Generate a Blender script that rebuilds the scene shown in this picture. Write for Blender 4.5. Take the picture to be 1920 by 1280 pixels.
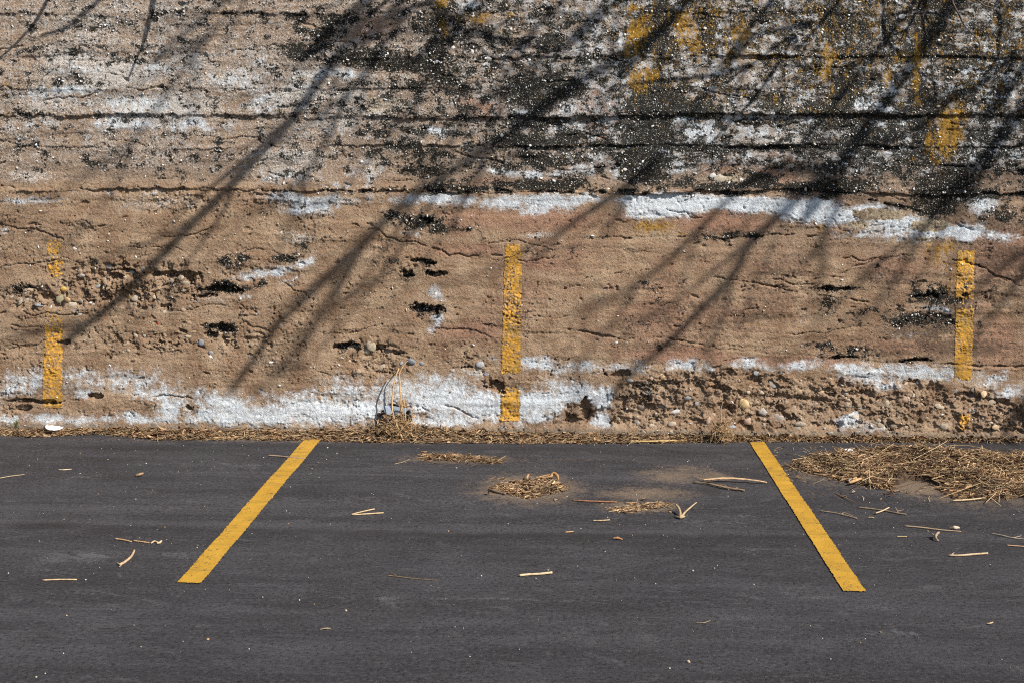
import bpy, math, random
import numpy as np
from mathutils import Vector

for o in list(bpy.data.objects):
    bpy.data.objects.remove(o)
scene = bpy.context.scene
COL = scene.collection

# ------------------------------------------------------------------ camera
F_PX, HOR, CAM_D, CAM_H = 2270.0, 280.0, 7.2, 1.71      # focal length and horizon in photo pixels, metres to the wall, eye height
YAW = math.radians(2.57)
cam_data = bpy.data.cameras.new("camera")
cam = bpy.data.objects.new("camera", cam_data)
COL.objects.link(cam)
cam.location = (0, -CAM_D, CAM_H)
cam.rotation_euler = (math.radians(90), 0, YAW)
cam_data.sensor_width = 36
cam_data.lens = F_PX / 1920 * 36
cam_data.shift_y = -(640 - HOR) / 1920
cam_data.clip_end = 600
scene.camera = cam

# ------------------------------------------------------------------ light
SUN = Vector((0.62, -0.46, 0.66)).normalized()           # towards the sun: from the right, raking along the wall
world = bpy.data.worlds.new("World")
scene.world = world
world.use_nodes = True
wn = world.node_tree
wn.nodes.clear()
sky = wn.nodes.new("ShaderNodeTexSky")
sky.sky_type = 'NISHITA'
sky.sun_disc = False
sky.sun_elevation = math.asin(SUN.z)
sky.sun_rotation = math.atan2(SUN.x, SUN.y)
bg = wn.nodes.new("ShaderNodeBackground")
bg.inputs[1].default_value = 0.075
wo = wn.nodes.new("ShaderNodeOutputWorld")
wn.links.new(sky.outputs[0], bg.inputs[0])
wn.links.new(bg.outputs[0], wo.inputs[0])
sun_data = bpy.data.lights.new("sun", 'SUN')
sun_data.energy = 5.0
sun_data.angle = math.radians(0.53)
sun_data.color = (1.0, 0.93, 0.84)
sun = bpy.data.objects.new("sun", sun_data)
COL.objects.link(sun)
sun.location = (6, -5, 9)
sun.rotation_euler = SUN.to_track_quat('Z', 'Y').to_euler()
scene.view_settings.view_transform = 'Standard'
scene.view_settings.look = 'None'
scene.view_settings.gamma = 1.0
scene.view_settings.exposure = 0.68
scene.cycles.use_denoising = False                       # keep the grain of sand and asphalt
scene.cycles.filter_width = 1.1

rng = np.random.default_rng(11)
random.seed(5)

# ------------------------------------------------------------------ survey: photo pixel -> place
CY, SY = math.cos(YAW), math.sin(YAW)
def _dir(px, py):
    a = (px - 960) / F_PX
    return (-SY + a * CY, CY + a * SY, -(py - HOR) / F_PX)
def W(px, py, y=0.0):                                    # point on the wall plane (X, Z)
    d = _dir(px, py)
    t = (CAM_D + y) / d[1]
    return (d[0] * t, CAM_H + d[2] * t)
def G(px, py, z=0.0):                                    # point on the ground (X, Y, Z)
    d = _dir(px, py)
    t = (CAM_H - z) / -d[2]
    return (d[0] * t, -CAM_D + d[1] * t, z)
def gscale(py):                                          # metres for one pixel lying on the ground at that row
    return CAM_H / (py - HOR)
SC = 1 / 315.0                                           # metres per pixel on the wall

# ------------------------------------------------------------------ noise
def _hash(ix, iy, seed):
    h = (ix.astype(np.int64) * 374761393 + iy.astype(np.int64) * 668265263 + seed * 1274126177) & 0xFFFFFFFF
    h = ((h ^ (h >> 13)) * 1274126177) & 0xFFFFFFFF
    h = ((h ^ (h >> 16)) * 2246822519) & 0xFFFFFFFF
    return ((h ^ (h >> 15)) & 0xFFFFFF).astype(np.float32) / float(0x1000000)
def pnoise(x, y, seed=0):
    xi = np.floor(x); yi = np.floor(y)
    fx = (x - xi).astype(np.float32); fy = (y - yi).astype(np.float32)
    xi = xi.astype(np.int64); yi = yi.astype(np.int64)
    u = fx * fx * fx * (fx * (fx * 6 - 15) + 10); v = fy * fy * fy * (fy * (fy * 6 - 15) + 10)
    def g(ax, ay, dx, dy):
        a = _hash(ax, ay, seed) * 6.2831853
        return np.cos(a) * dx + np.sin(a) * dy
    n00 = g(xi, yi, fx, fy); n10 = g(xi + 1, yi, fx - 1, fy)
    n01 = g(xi, yi + 1, fx, fy - 1); n11 = g(xi + 1, yi + 1, fx - 1, fy - 1)
    a = n00 + u * (n10 - n00); b = n01 + u * (n11 - n01)
    return (a + v * (b - a)) * 1.5
def fbm(x, y, freq, octs=4, seed=0, gain=0.5):
    s = 0; a = 1; n = 0
    for k in range(octs):
        s = s + a * pnoise(x * freq, y * freq, seed + 17 * k); n += a
        a *= gain; freq *= 2.03
    return s / n
def worley(x, y, freq, seed=0):                          # F1, F2 and the cell's random number
    x = x * freq; y = y * freq
    xi = np.floor(x).astype(np.int64); yi = np.floor(y).astype(np.int64)
    f1 = np.full(x.shape, 9.0, np.float32); f2 = f1.copy(); cr = np.zeros(x.shape, np.float32)
    for dx in (-1, 0, 1):
        for dy in (-1, 0, 1):
            cx = xi + dx; cy = yi + dy
            d = np.hypot(cx + _hash(cx, cy, seed) - x, cy + _hash(cx, cy, seed + 5) - y).astype(np.float32)
            near = d < f1
            f2 = np.where(near, f1, np.minimum(f2, d))
            cr = np.where(near, _hash(cx, cy, seed + 9), cr)
            f1 = np.where(near, d, f1)
    return f1, f2, cr
def facets(x, y, freq, seed=0, tilt=1.0):                # broken stone: every cell a tilted flat chip, about -1..1
    x = x * freq; y = y * freq
    xi = np.floor(x).astype(np.int64); yi = np.floor(y).astype(np.int64)
    f1 = np.full(x.shape, 9.0, np.float32); bx = np.zeros(x.shape, np.float32); by = bx.copy(); cr = bx.copy(); ca = bx.copy()
    for dx in (-1, 0, 1):
        for dy in (-1, 0, 1):
            cx = xi + dx; cy = yi + dy
            ox = (cx + _hash(cx, cy, seed) - x).astype(np.float32); oy = (cy + _hash(cx, cy, seed + 5) - y).astype(np.float32)
            d = np.hypot(ox, oy); near = d < f1
            bx = np.where(near, ox, bx); by = np.where(near, oy, by)
            cr = np.where(near, _hash(cx, cy, seed + 9), cr); ca = np.where(near, _hash(cx, cy, seed + 11), ca)
            f1 = np.where(near, d, f1)
    a = ca * 6.2832
    return (cr - 0.5) * 1.4 + tilt * (np.cos(a) * bx + np.sin(a) * by)
def sstep(a, b, x):
    t = np.clip((x - a) / (b - a), 0, 1)
    return t * t * (3 - 2 * t)

# ------------------------------------------------------------------ mesh helpers
def mesh_arrays(name, verts, faces):
    """faces: (N,4) or (N,3) int array"""
    me = bpy.data.meshes.new(name)
    verts = np.asarray(verts, np.float32); faces = np.asarray(faces, np.int32)
    k = faces.shape[1]
    me.vertices.add(len(verts)); me.vertices.foreach_set("co", verts.ravel())
    me.loops.add(faces.size); me.loops.foreach_set("vertex_index", faces.ravel())
    me.polygons.add(len(faces)); me.polygons.foreach_set("loop_start", np.arange(0, faces.size, k, dtype=np.int32))
    me.update(calc_edges=True)
    return me
def smooth(me):
    me.polygons.foreach_set("use_smooth", np.ones(len(me.polygons), bool))
def add_attr(me, name, cols):
    a = me.attributes.new(name, 'FLOAT_COLOR', 'POINT')
    c = np.ones((len(me.vertices), 4), np.float32); c[:, :cols.shape[1]] = cols
    a.data.foreach_set("color", c.ravel())
def obj(name, me, mat=None, parent=None, **props):
    o = bpy.data.objects.new(name, me); COL.objects.link(o)
    if mat is not None and me is not None and not me.materials:
        me.materials.append(mat)
    if parent is not None:
        o.parent = parent
    for k, v in props.items():
        o[k] = v
    return o
def grid_faces(nx, nz, flip=False):
    i = np.arange(nx - 1)[None, :] + np.arange(nz - 1)[:, None] * nx
    f = np.stack([i, i + 1, i + 1 + nx, i + nx], -1).reshape(-1, 4)
    return f[:, ::-1] if flip else f

def tube(pts, radii, sides=7, sub=4, rough=0.0, seed=0, flat=1.0):
    """verts, faces (list) of a smooth tapering tube through pts"""
    pts = [Vector(p) for p in pts]
    r = random.Random(seed)
    P = []; R = []
    n = len(pts)
    for i in range(n - 1):
        p0 = pts[max(i - 1, 0)]; p1 = pts[i]; p2 = pts[i + 1]; p3 = pts[min(i + 2, n - 1)]
        for k in range(sub):
            t = k / sub
            P.append(0.5 * ((2 * p1) + (p2 - p0) * t + (2 * p0 - 5 * p1 + 4 * p2 - p3) * t * t + (3 * p1 - p0 - 3 * p2 + p3) * t ** 3))
            R.append(radii[i] + (radii[i + 1] - radii[i]) * t)
    P.append(pts[-1]); R.append(radii[-1])
    V = []; Fq = []
    up = Vector((0, 0, 1)); prev = None
    for i, p in enumerate(P):
        tdir = (P[min(i + 1, len(P) - 1)] - P[max(i - 1, 0)])
        tdir = tdir.normalized() if tdir.length > 1e-9 else Vector((1, 0, 0))
        ref = prev if prev is not None else (up if abs(tdir.z) < 0.9 else Vector((1, 0, 0)))
        b = (ref - tdir * ref.dot(tdir))
        b = b.normalized() if b.length > 1e-6 else tdir.orthogonal().normalized()
        prev = b
        c = tdir.cross(b)
        for s in range(sides):
            a = 2 * math.pi * s / sides
            q = R[i] * (1 + rough * (r.random() - 0.5) * 2)
            V.append(tuple(p + b * (math.cos(a) * q * flat) + c * (math.sin(a) * q)))
    for i in range(len(P) - 1):
        for s in range(sides):
            a = i * sides + s; b_ = i * sides + (s + 1) % sides
            Fq.append((a, b_, b_ + sides, a + sides))
    Fq.append(tuple(range(sides))[::-1])
    m = (len(P) - 1) * sides
    Fq.append(tuple(m + s for s in range(sides)))
    return V, Fq
class MB:
    def __init__(s): s.V = []; s.F = []
    def add(s, vf):
        o = len(s.V); s.V += vf[0]; s.F += [tuple(i + o for i in f) for f in vf[1]]
        return s
    def mesh(s, name, sm=True, origin=None):
        V = s.V
        if origin is not None:
            V = [(v[0] - origin[0], v[1] - origin[1], v[2] - origin[2]) for v in V]
        me = bpy.data.meshes.new(name); me.from_pydata(V, [], s.F); me.update()
        if sm: smooth(me)
        return me

# ------------------------------------------------------------------ materials
class NT:
    def __init__(s, name):
        s.m = bpy.data.materials.new(name); s.m.use_nodes = True
        s.t = s.m.node_tree; s.t.nodes.clear()
        s.out = s.t.nodes.new("ShaderNodeOutputMaterial")
        s.bsdf = s.t.nodes.new("ShaderNodeBsdfPrincipled")
        s.t.links.new(s.bsdf.outputs[0], s.out.inputs[0])
        s.bsdf.inputs["Specular IOR Level"].default_value = 0.2
        s.bsdf.inputs["Roughness"].default_value = 0.9
        s._pos = None
    def new(s, t, **kw):
        n = s.t.nodes.new(t)
        for k, v in kw.items(): setattr(n, k, v)
        return n
    def link(s, a, b): s.t.links.new(a, b)
    def pos(s):
        if s._pos is None: s._pos = s.new("ShaderNodeNewGeometry").outputs["Position"]
        return s._pos
    def noise(s, scale, detail=4, rough=0.55, stretch=None, dist=0.0):
        n = s.new("ShaderNodeTexNoise"); n.inputs["Scale"].default_value = scale
        n.inputs["Detail"].default_value = detail; n.inputs["Roughness"].default_value = rough
        n.inputs["Distortion"].default_value = dist
        v = s.pos()
        if stretch:
            mp = s.new("ShaderNodeMapping"); mp.inputs["Scale"].default_value = stretch
            s.link(v, mp.inputs["Vector"]); v = mp.outputs[0]
        s.link(v, n.inputs["Vector"])
        return n.outputs["Fac"]
    def vor(s, scale, feature='F1', out="Distance"):
        n = s.new("ShaderNodeTexVoronoi"); n.feature = feature; n.inputs["Scale"].default_value = scale
        s.link(s.pos(), n.inputs["Vector"])
        return n.outputs[out]
    def math(s, op, a, b=None, clamp=False):
        n = s.new("ShaderNodeMath", operation=op); n.use_clamp = clamp
        for i, v in enumerate((a, b)):
            if v is None: continue
            if isinstance(v, (int, float)): n.inputs[i].default_value = v
            else: s.link(v, n.inputs[i])
        return n.outputs[0]
    def ramp(s, v, lo, hi, a=0.0, b=1.0, smooth=True):
        n = s.new("ShaderNodeMapRange"); n.interpolation_type = 'SMOOTHSTEP' if smooth else 'LINEAR'
        for i, q in enumerate((lo, hi, a, b)): n.inputs[i + 1].default_value = q
        s.link(v, n.inputs[0]); return n.outputs[0]
    def mix(s, f, a, b, mode='MIX'):
        n = s.new("ShaderNodeMix"); n.data_type = 'RGBA'; n.blend_type = mode
        for i, v in ((0, f), (6, a), (7, b)):
            if isinstance(v, (int, float)): n.inputs[i].default_value = v
            elif isinstance(v, tuple): n.inputs[i].default_value = (*v, 1.0)
            else: s.link(v, n.inputs[i])
        return n.outputs[2]
    def attr(s, name):
        n = s.new("ShaderNodeAttribute"); n.attribute_name = name; return n
    def sep(s, col):
        n = s.new("ShaderNodeSeparateColor"); s.link(col, n.inputs[0]); return n.outputs
    def bump(s, h, dist, strength=1.0):
        n = s.new("ShaderNodeBump"); n.inputs["Distance"].default_value = dist; 
        if isinstance(strength, (int, float)): n.inputs["Strength"].default_value = strength
        else: s.link(strength, n.inputs["Strength"])
        s.link(h, n.inputs["Height"]); s.link(n.outputs[0], s.bsdf.inputs["Normal"])
    def color(s, c): s.link(c, s.bsdf.inputs["Base Color"])

def mat_wall():
    n = NT("weathered_concrete")
    m1 = n.sep(n.attr("stain_a").outputs["Color"])       # white wash, black lichen, ochre lichen
    m2 = n.sep(n.attr("stain_b").outputs["Color"])       # smooth pink cement, pale bare aggregate, grey damp foot
    m3 = n.sep(n.attr("stain_c").outputs["Color"])       # greyed, brown grime, cream plaster
    def plus(v, noise, k): return n.math('ADD', v, n.math('MULTIPLY', n.math('SUBTRACT', noise, 0.5), k))
    fine = n.noise(240, 3, 0.7); mid = n.noise(48, 6, 0.7); big = n.noise(6, 6, 0.7); sand = n.noise(135, 4, 0.75)
    lay = n.noise(7, 6, 0.7, stretch=(0.35, 1, 1.5))
    c = n.mix(n.ramp(big, 0.34, 0.66), (0.265, 0.163, 0.098), (0.43, 0.307, 0.203))
    c = n.mix(n.ramp(lay, 0.52, 0.70, 0, 0.6), c, (0.44, 0.335, 0.23))
    c = n.mix(n.ramp(plus(m3[0], mid, 1.1), 0.2, 0.9, 0, 0.9), c, (0.315, 0.235, 0.175))
    c = n.mix(n.ramp(plus(m2[0], mid, 1.1), 0.3, 0.9, 0, 0.9), c, (0.345, 0.195, 0.130))
    c = n.mix(n.ramp(plus(m3[2], mid, 0.7), 0.42, 0.62), c, (0.44, 0.36, 0.25))
    agg = n.ramp(plus(plus(m2[1], sand, 2.4), mid, 1.4), 0.44, 0.80)
    c = n.mix(n.math('MULTIPLY', agg, 0.85), c, (0.60, 0.575, 0.54))
    # every grain of sand a little different
    c = n.mix(n.ramp(sand, 0.32, 0.48, 0.78, 0.0), c, (0.085, 0.058, 0.038))
    c = n.mix(n.ramp(fine, 0.56, 0.68, 0.0, 0.5), c, (0.58, 0.48, 0.37))
    c = n.mix(n.ramp(plus(plus(m3[1], mid, 1.8), lay, 1.2), 0.38, 0.80, 0, 0.8), c, (0.115, 0.080, 0.056))
    c = n.mix(n.math('MULTIPLY', m2[2], n.ramp(mid, 0.3, 0.6, 0.45, 1.0)), c, (0.20, 0.175, 0.14))
    white = n.ramp(plus(plus(m1[0], n.noise(105, 5, 0.75), 0.9), n.noise(20, 6, 0.74), 2.0), 0.26, 0.92)
    wcol = n.mix(n.ramp(mid, 0.38, 0.64), (0.45, 0.505, 0.56), (0.69, 0.755, 0.80))
    wcol = n.mix(n.ramp(sand, 0.32, 0.42, 0.28, 0.0), wcol, (0.24, 0.22, 0.20))
    wcol = n.mix(n.ramp(n.noise(9, 6, 0.7), 0.50, 0.70, 0, 0.4), wcol, (0.40, 0.39, 0.37))
    c = n.mix(n.math('MULTIPLY', white, 0.9), c, wcol)
    blk = n.ramp(plus(plus(m1[1], n.noise(80, 6, 0.8), 2.3), n.noise(15, 6, 0.75, stretch=(1, 1, 1.5)), 2.6), 0.48, 0.57)
    bcol = n.mix(n.ramp(mid, 0.3, 0.7), (0.0035, 0.0035, 0.003), (0.014, 0.0135, 0.009))
    bcol = n.mix(n.ramp(plus(sand, n.noise(160, 2, 0.6), 0.6), 0.615, 0.67, 0, 0.9), bcol, (0.52, 0.50, 0.46))
    c = n.mix(n.math('MULTIPLY', blk, 0.97), c, bcol)
    och = n.ramp(plus(plus(m1[2], n.noise(95, 5, 0.78), 2.3), n.noise(22, 5, 0.7, stretch=(1.6, 1, 0.6)), 2.0), 0.46, 0.80)
    c = n.mix(n.math('MULTIPLY', och, 0.82), c, n.mix(n.ramp(mid, 0.36, 0.64), (0.20, 0.105, 0.012), (0.48, 0.265, 0.03)))
    n.color(c)
    n.bump(n.math('ADD', n.math('MULTIPLY', fine, 0.8), n.math('ADD', n.math('MULTIPLY', mid, 0.8), n.math('MULTIPLY', sand, 1.3))), 0.010, n.ramp(white, 0, 1, 1.0, 0.75))
    return n.m
def mat_asphalt():
    n = NT("asphalt_surface")
    a = n.sep(n.attr("ground_stain_shade").outputs["Color"])   # sandy dust, pale scuff, fresh dark tar with some painted shade
    def plus(v, noise, k): return n.math('ADD', v, n.math('MULTIPLY', n.math('SUBTRACT', noise, 0.5), k))
    grain = n.noise(260, 3, 0.75); grain2 = n.noise(70, 5, 0.75, stretch=(0.85, 1.0, 1))
    streak = n.noise(2.6, 7, 0.7, stretch=(0.5, 1.8, 1)); blot = n.noise(1.3, 5, 0.6); smear = n.noise(8, 7, 0.75, stretch=(0.6, 1.1, 1), dist=1.6)
    c = n.mix(n.ramp(streak, 0.36, 0.64), (0.035, 0.034, 0.0385), (0.062, 0.061, 0.068))
    c = n.mix(n.ramp(blot, 0.35, 0.7, 0.0, 0.5), c, (0.043, 0.040, 0.044))
    band = n.noise(1.6, 6, 0.65, stretch=(0.10, 2.4, 1))
    c = n.mix(n.ramp(band, 0.50, 0.66, 0, 0.5), c, (0.088, 0.086, 0.094))
    c = n.mix(n.ramp(band, 0.34, 0.48, 0.5, 0), c, (0.028, 0.0265, 0.029))
    c = n.mix(n.ramp(smear, 0.52, 0.70, 0.0, 0.55), c, (0.110, 0.107, 0.113))
    c = n.mix(n.ramp(smear, 0.30, 0.46, 0.55, 0.0), c, (0.022, 0.020, 0.021))
    c = n.mix(n.ramp(grain2, 0.36, 0.49, 0.85, 0.0), c, (0.012, 0.011, 0.012))
    c = n.mix(n.ramp(grain2, 0.54, 0.66, 0.0, 0.6), c, (0.105, 0.102, 0.108))
    c = n.mix(n.ramp(grain, 0.62, 0.74, 0.0, 0.6), c, (0.16, 0.155, 0.155))
    c = n.mix(n.ramp(plus(a[2], smear, 0.8), 0.2, 0.9, 0, 0.6), c, (0.022, 0.019, 0.020))
    scuff = n.ramp(plus(plus(a[1], smear, 1.8), grain2, 1.0), 0.30, 0.90, 0, 0.55)
    c = n.mix(scuff, c, (0.145, 0.142, 0.15))
    dust = n.ramp(plus(plus(a[0], grain2, 1.0), n.noise(20, 5, 0.7), 0.7), 0.18, 0.85, 0, 0.88)
    c = n.mix(dust, c, (0.20, 0.15, 0.108))
    n.color(c)
    n.bsdf.inputs["Roughness"].default_value = 0.85
    n.bsdf.inputs["Specular IOR Level"].default_value = 0.2
    n.bump(n.math('ADD', grain, grain2), 0.008, 0.9)
    return n.m
def mat_paint(name, a, b, wear, grime, bare=0.0, under=(0.3, 0.21, 0.13)):
    n = NT(name)
    c = n.mix(n.ramp(n.noise(9, 5, 0.6), 0.35, 0.7), a, b)
    c = n.mix(n.ramp(n.noise(240, 3, 0.6), 0.30, 0.46, wear, 0), c, (a[0] * 0.45, a[1] * 0.42, a[2] * 0.5))
    c = n.mix(n.ramp(n.noise(5, 6, 0.65, stretch=(0.5, 3, 1)), 0.48, 0.68, 0, grime), c, (0.28, 0.17, 0.03))
    c = n.mix(n.ramp(n.noise(70, 4, 0.7), 0.64, 0.70, 0, 0.5), c, (0.16, 0.11, 0.05))
    if bare:
        k = n.math('ADD', n.math('MULTIPLY', n.noise(75, 6, 0.75), 0.7), n.math('MULTIPLY', n.noise(13, 4, 0.6), 0.3))
        c = n.mix(n.ramp(k, 0.585 - bare * .12, 0.66 - bare * .12, 0, 0.9), c, n.mix(n.ramp(n.noise(130, 3, 0.6), 0.4, 0.6), under, (under[0] * .4, under[1] * .38, under[2] * .36)))
    n.color(c)
    n.bsdf.inputs["Roughness"].default_value = 0.7
    n.bump(n.noise(260, 3, 0.6), 0.003, 0.6)
    return n.m
def mat_object(name, var=0.5, scale=60, stretch=None, rough=0.85, dark=0.4):
    n = NT(name)
    oi = n.new("ShaderNodeObjectInfo")
    c = oi.outputs["Color"]
    d = n.mix(1.0, c, (dark, dark * 0.92, dark * 0.85), 'MULTIPLY')
    c = n.mix(n.ramp(n.noise(scale, 5, 0.65, stretch), 0.3, 0.68, var, 0), c, d)
    n.color(c); n.bsdf.inputs["Roughness"].default_value = rough
    n.bump(n.noise(scale * 2.4, 4, 0.6, stretch), 0.0015, 0.7)
    return n.m
def mat_litter(name="dry_litter"):
    n = NT(name)
    c = n.attr("tint").outputs["Color"]
    c = n.mix(n.ramp(n.noise(160, 3, 0.6), 0.3, 0.65, 0.5, 0), c, n.mix(1.0, c, (0.45, 0.4, 0.35), 'MULTIPLY'))
    n.color(c)
    return n.m
def mat_plain(name, c1, c2, scale, rough=0.9, bump=0.002):
    n = NT(name)
    n.color(n.mix(n.ramp(n.noise(scale, 5, 0.6), 0.35, 0.65), c1, c2))
    n.bsdf.inputs["Roughness"].default_value = rough
    if bump: n.bump(n.noise(scale * 3, 4, 0.6), bump, 0.8)
    return n.m

M_WALL = mat_wall(); M_ASPH = mat_asphalt()
M_LINE = mat_paint("road_paint", (0.38, 0.212, 0.025), (0.455, 0.262, 0.033), 0.7, 1.0, 0.3, (0.08, 0.07, 0.055))
M_STRIPE = mat_paint("wall_paint", (0.46, 0.235, 0.028), (0.57, 0.30, 0.044), 0.7, 0.9, 0.88)
M_STONE = mat_object("river_stone", 0.7, 70, None, 0.8, 0.5)
M_WOOD = mat_object("dead_wood", 0.6, 70, None, 0.85, 0.35)
M_LITTER = mat_litter()
M_BARK = mat_plain("bark", (0.09, 0.07, 0.055), (0.16, 0.13, 0.10), 14)
M_EARTH = mat_plain("bare_earth", (0.12, 0.09, 0.06), (0.2, 0.15, 0.10), 8, bump=0.01)
M_PLASTIC_W = mat_plain("white_plastic", (0.80, 0.80, 0.82), (0.86, 0.86, 0.87), 20, 0.45, 0)
M_SCRAP = mat_object("printed_scrap", 0.25, 30, None, 0.5, 0.7)

# ================================================================== THE WALL
DX = 0.005
def axis(lo, hi, dlo, dhi, d):
    a = [np.arange(dlo, dhi + d / 2, d)]
    s, v, l = d, dlo, []
    while v > lo:
        s *= 1.25; v -= s; l.append(max(v, lo))
    a.insert(0, np.array(l[::-1], float))
    s, v, l = d, a[1][-1], []
    while v < hi:
        s *= 1.25; v += s; l.append(min(v, hi))
    a.append(np.array(l, float))
    return np.concatenate(a)
xs = axis(-16, 16, -3.75, 3.05, DX)
zs = axis(-0.06, 3.4, -0.03, 2.72, DX)
X, Z = np.meshgrid(xs, zs)
X = X.astype(np.float32); Z = Z.astype(np.float32)
NX, NZ = len(xs), len(zs)
WX = X + 0.030 * fbm(X, Z, 5, 3, 301) + 0.012 * fbm(X, Z, 26, 3, 302)
WZ = Z + 0.018 * fbm(X, Z, 6, 3, 303) + 0.010 * fbm(X, Z, 26, 3, 304)

class Field:
    def __init__(s, base=0.0): s.a = np.full(X.shape, base, np.float32)
    def _win(s, x0, x1, z0, z1):
        i0, i1 = np.searchsorted(xs, (x0 - .08, x1 + .08)); j0, j1 = np.searchsorted(zs, (z0 - .08, z1 + .08))
        return slice(j0, j1), slice(i0, i1)
    def ell(s, px, py, rx, ry, k=1.0, ang=0.0):
        cx, cz = W(px, py); rx *= SC; ry *= SC
        R = 1.6 * max(rx, ry)
        w = s._win(cx - R, cx + R, cz - R, cz + R)
        dx = WX[w] - cx; dz = WZ[w] - cz
        c, n = math.cos(math.radians(ang)), math.sin(math.radians(ang))
        r = np.sqrt(((dx * c + dz * n) / rx) ** 2 + ((-dx * n + dz * c) / ry) ** 2)
        s.a[w] = np.maximum(s.a[w], k * np.clip(1.22 - 0.76 * r, 0, 1))
        return s
    def line(s, pts, wd, k=1.0):
        P = [W(*p) for p in pts]
        n = len(P)
        wd = [wd] * n if isinstance(wd, (int, float)) else wd
        for i in range(n - 1):
            (ax, az), (bx, bz) = P[i], P[i + 1]
            wm = max(wd[i], wd[i + 1]) * SC * 1.6
            w = s._win(min(ax, bx) - wm, max(ax, bx) + wm, min(az, bz) - wm, max(az, bz) + wm)
            vx, vz = bx - ax, bz - az
            L2 = vx * vx + vz * vz + 1e-9
            t = np.clip(((WX[w] - ax) * vx + (WZ[w] - az) * vz) / L2, 0, 1)
            d = np.hypot(WX[w] - ax - t * vx, WZ[w] - az - t * vz)
            r = d / ((wd[i] + (wd[i + 1] - wd[i]) * t) * SC)
            s.a[w] = np.maximum(s.a[w], k * np.clip(1.22 - 0.76 * r, 0, 1))
        return s
    def many(s, rows):
        for r in rows: s.ell(*r)
        return s
def blur(a, r):                                          # soft edges: box blur twice, r in metres
    k = max(1, int(r / DX))
    for _ in range(2):
        for ax in (0, 1):
            p = np.concatenate([np.repeat(a.take([0], ax), k + 1, ax), a, np.repeat(a.take([-1], ax), k, ax)], ax)
            c = np.cumsum(p, ax, dtype=np.float64); n_ = a.shape[ax]
            a = ((c.take(range(2 * k + 1, 2 * k + 1 + n_), ax) - c.take(range(0, n_), ax)) / (2 * k + 1)).astype(np.float32)
    return a
# survey coordinates of every wall vertex (so that broad zones can be written in the same numbers as the features)
PXg = 1062 + X * 313 + X * np.abs(X) * 0.6
PYg = 280 + (CAM_H - Z) * 315

n_lo = fbm(X, Z, 2.2, 4, 1); n_md = fbm(X, Z, 14, 4, 2); n_hi = fbm(X, Z, 55, 3, 3); n_str = fbm(X * 0.35, Z * 2.0, 6, 4, 4)
n_sp = fbm(X, Z, 95, 2, 6)

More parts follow.
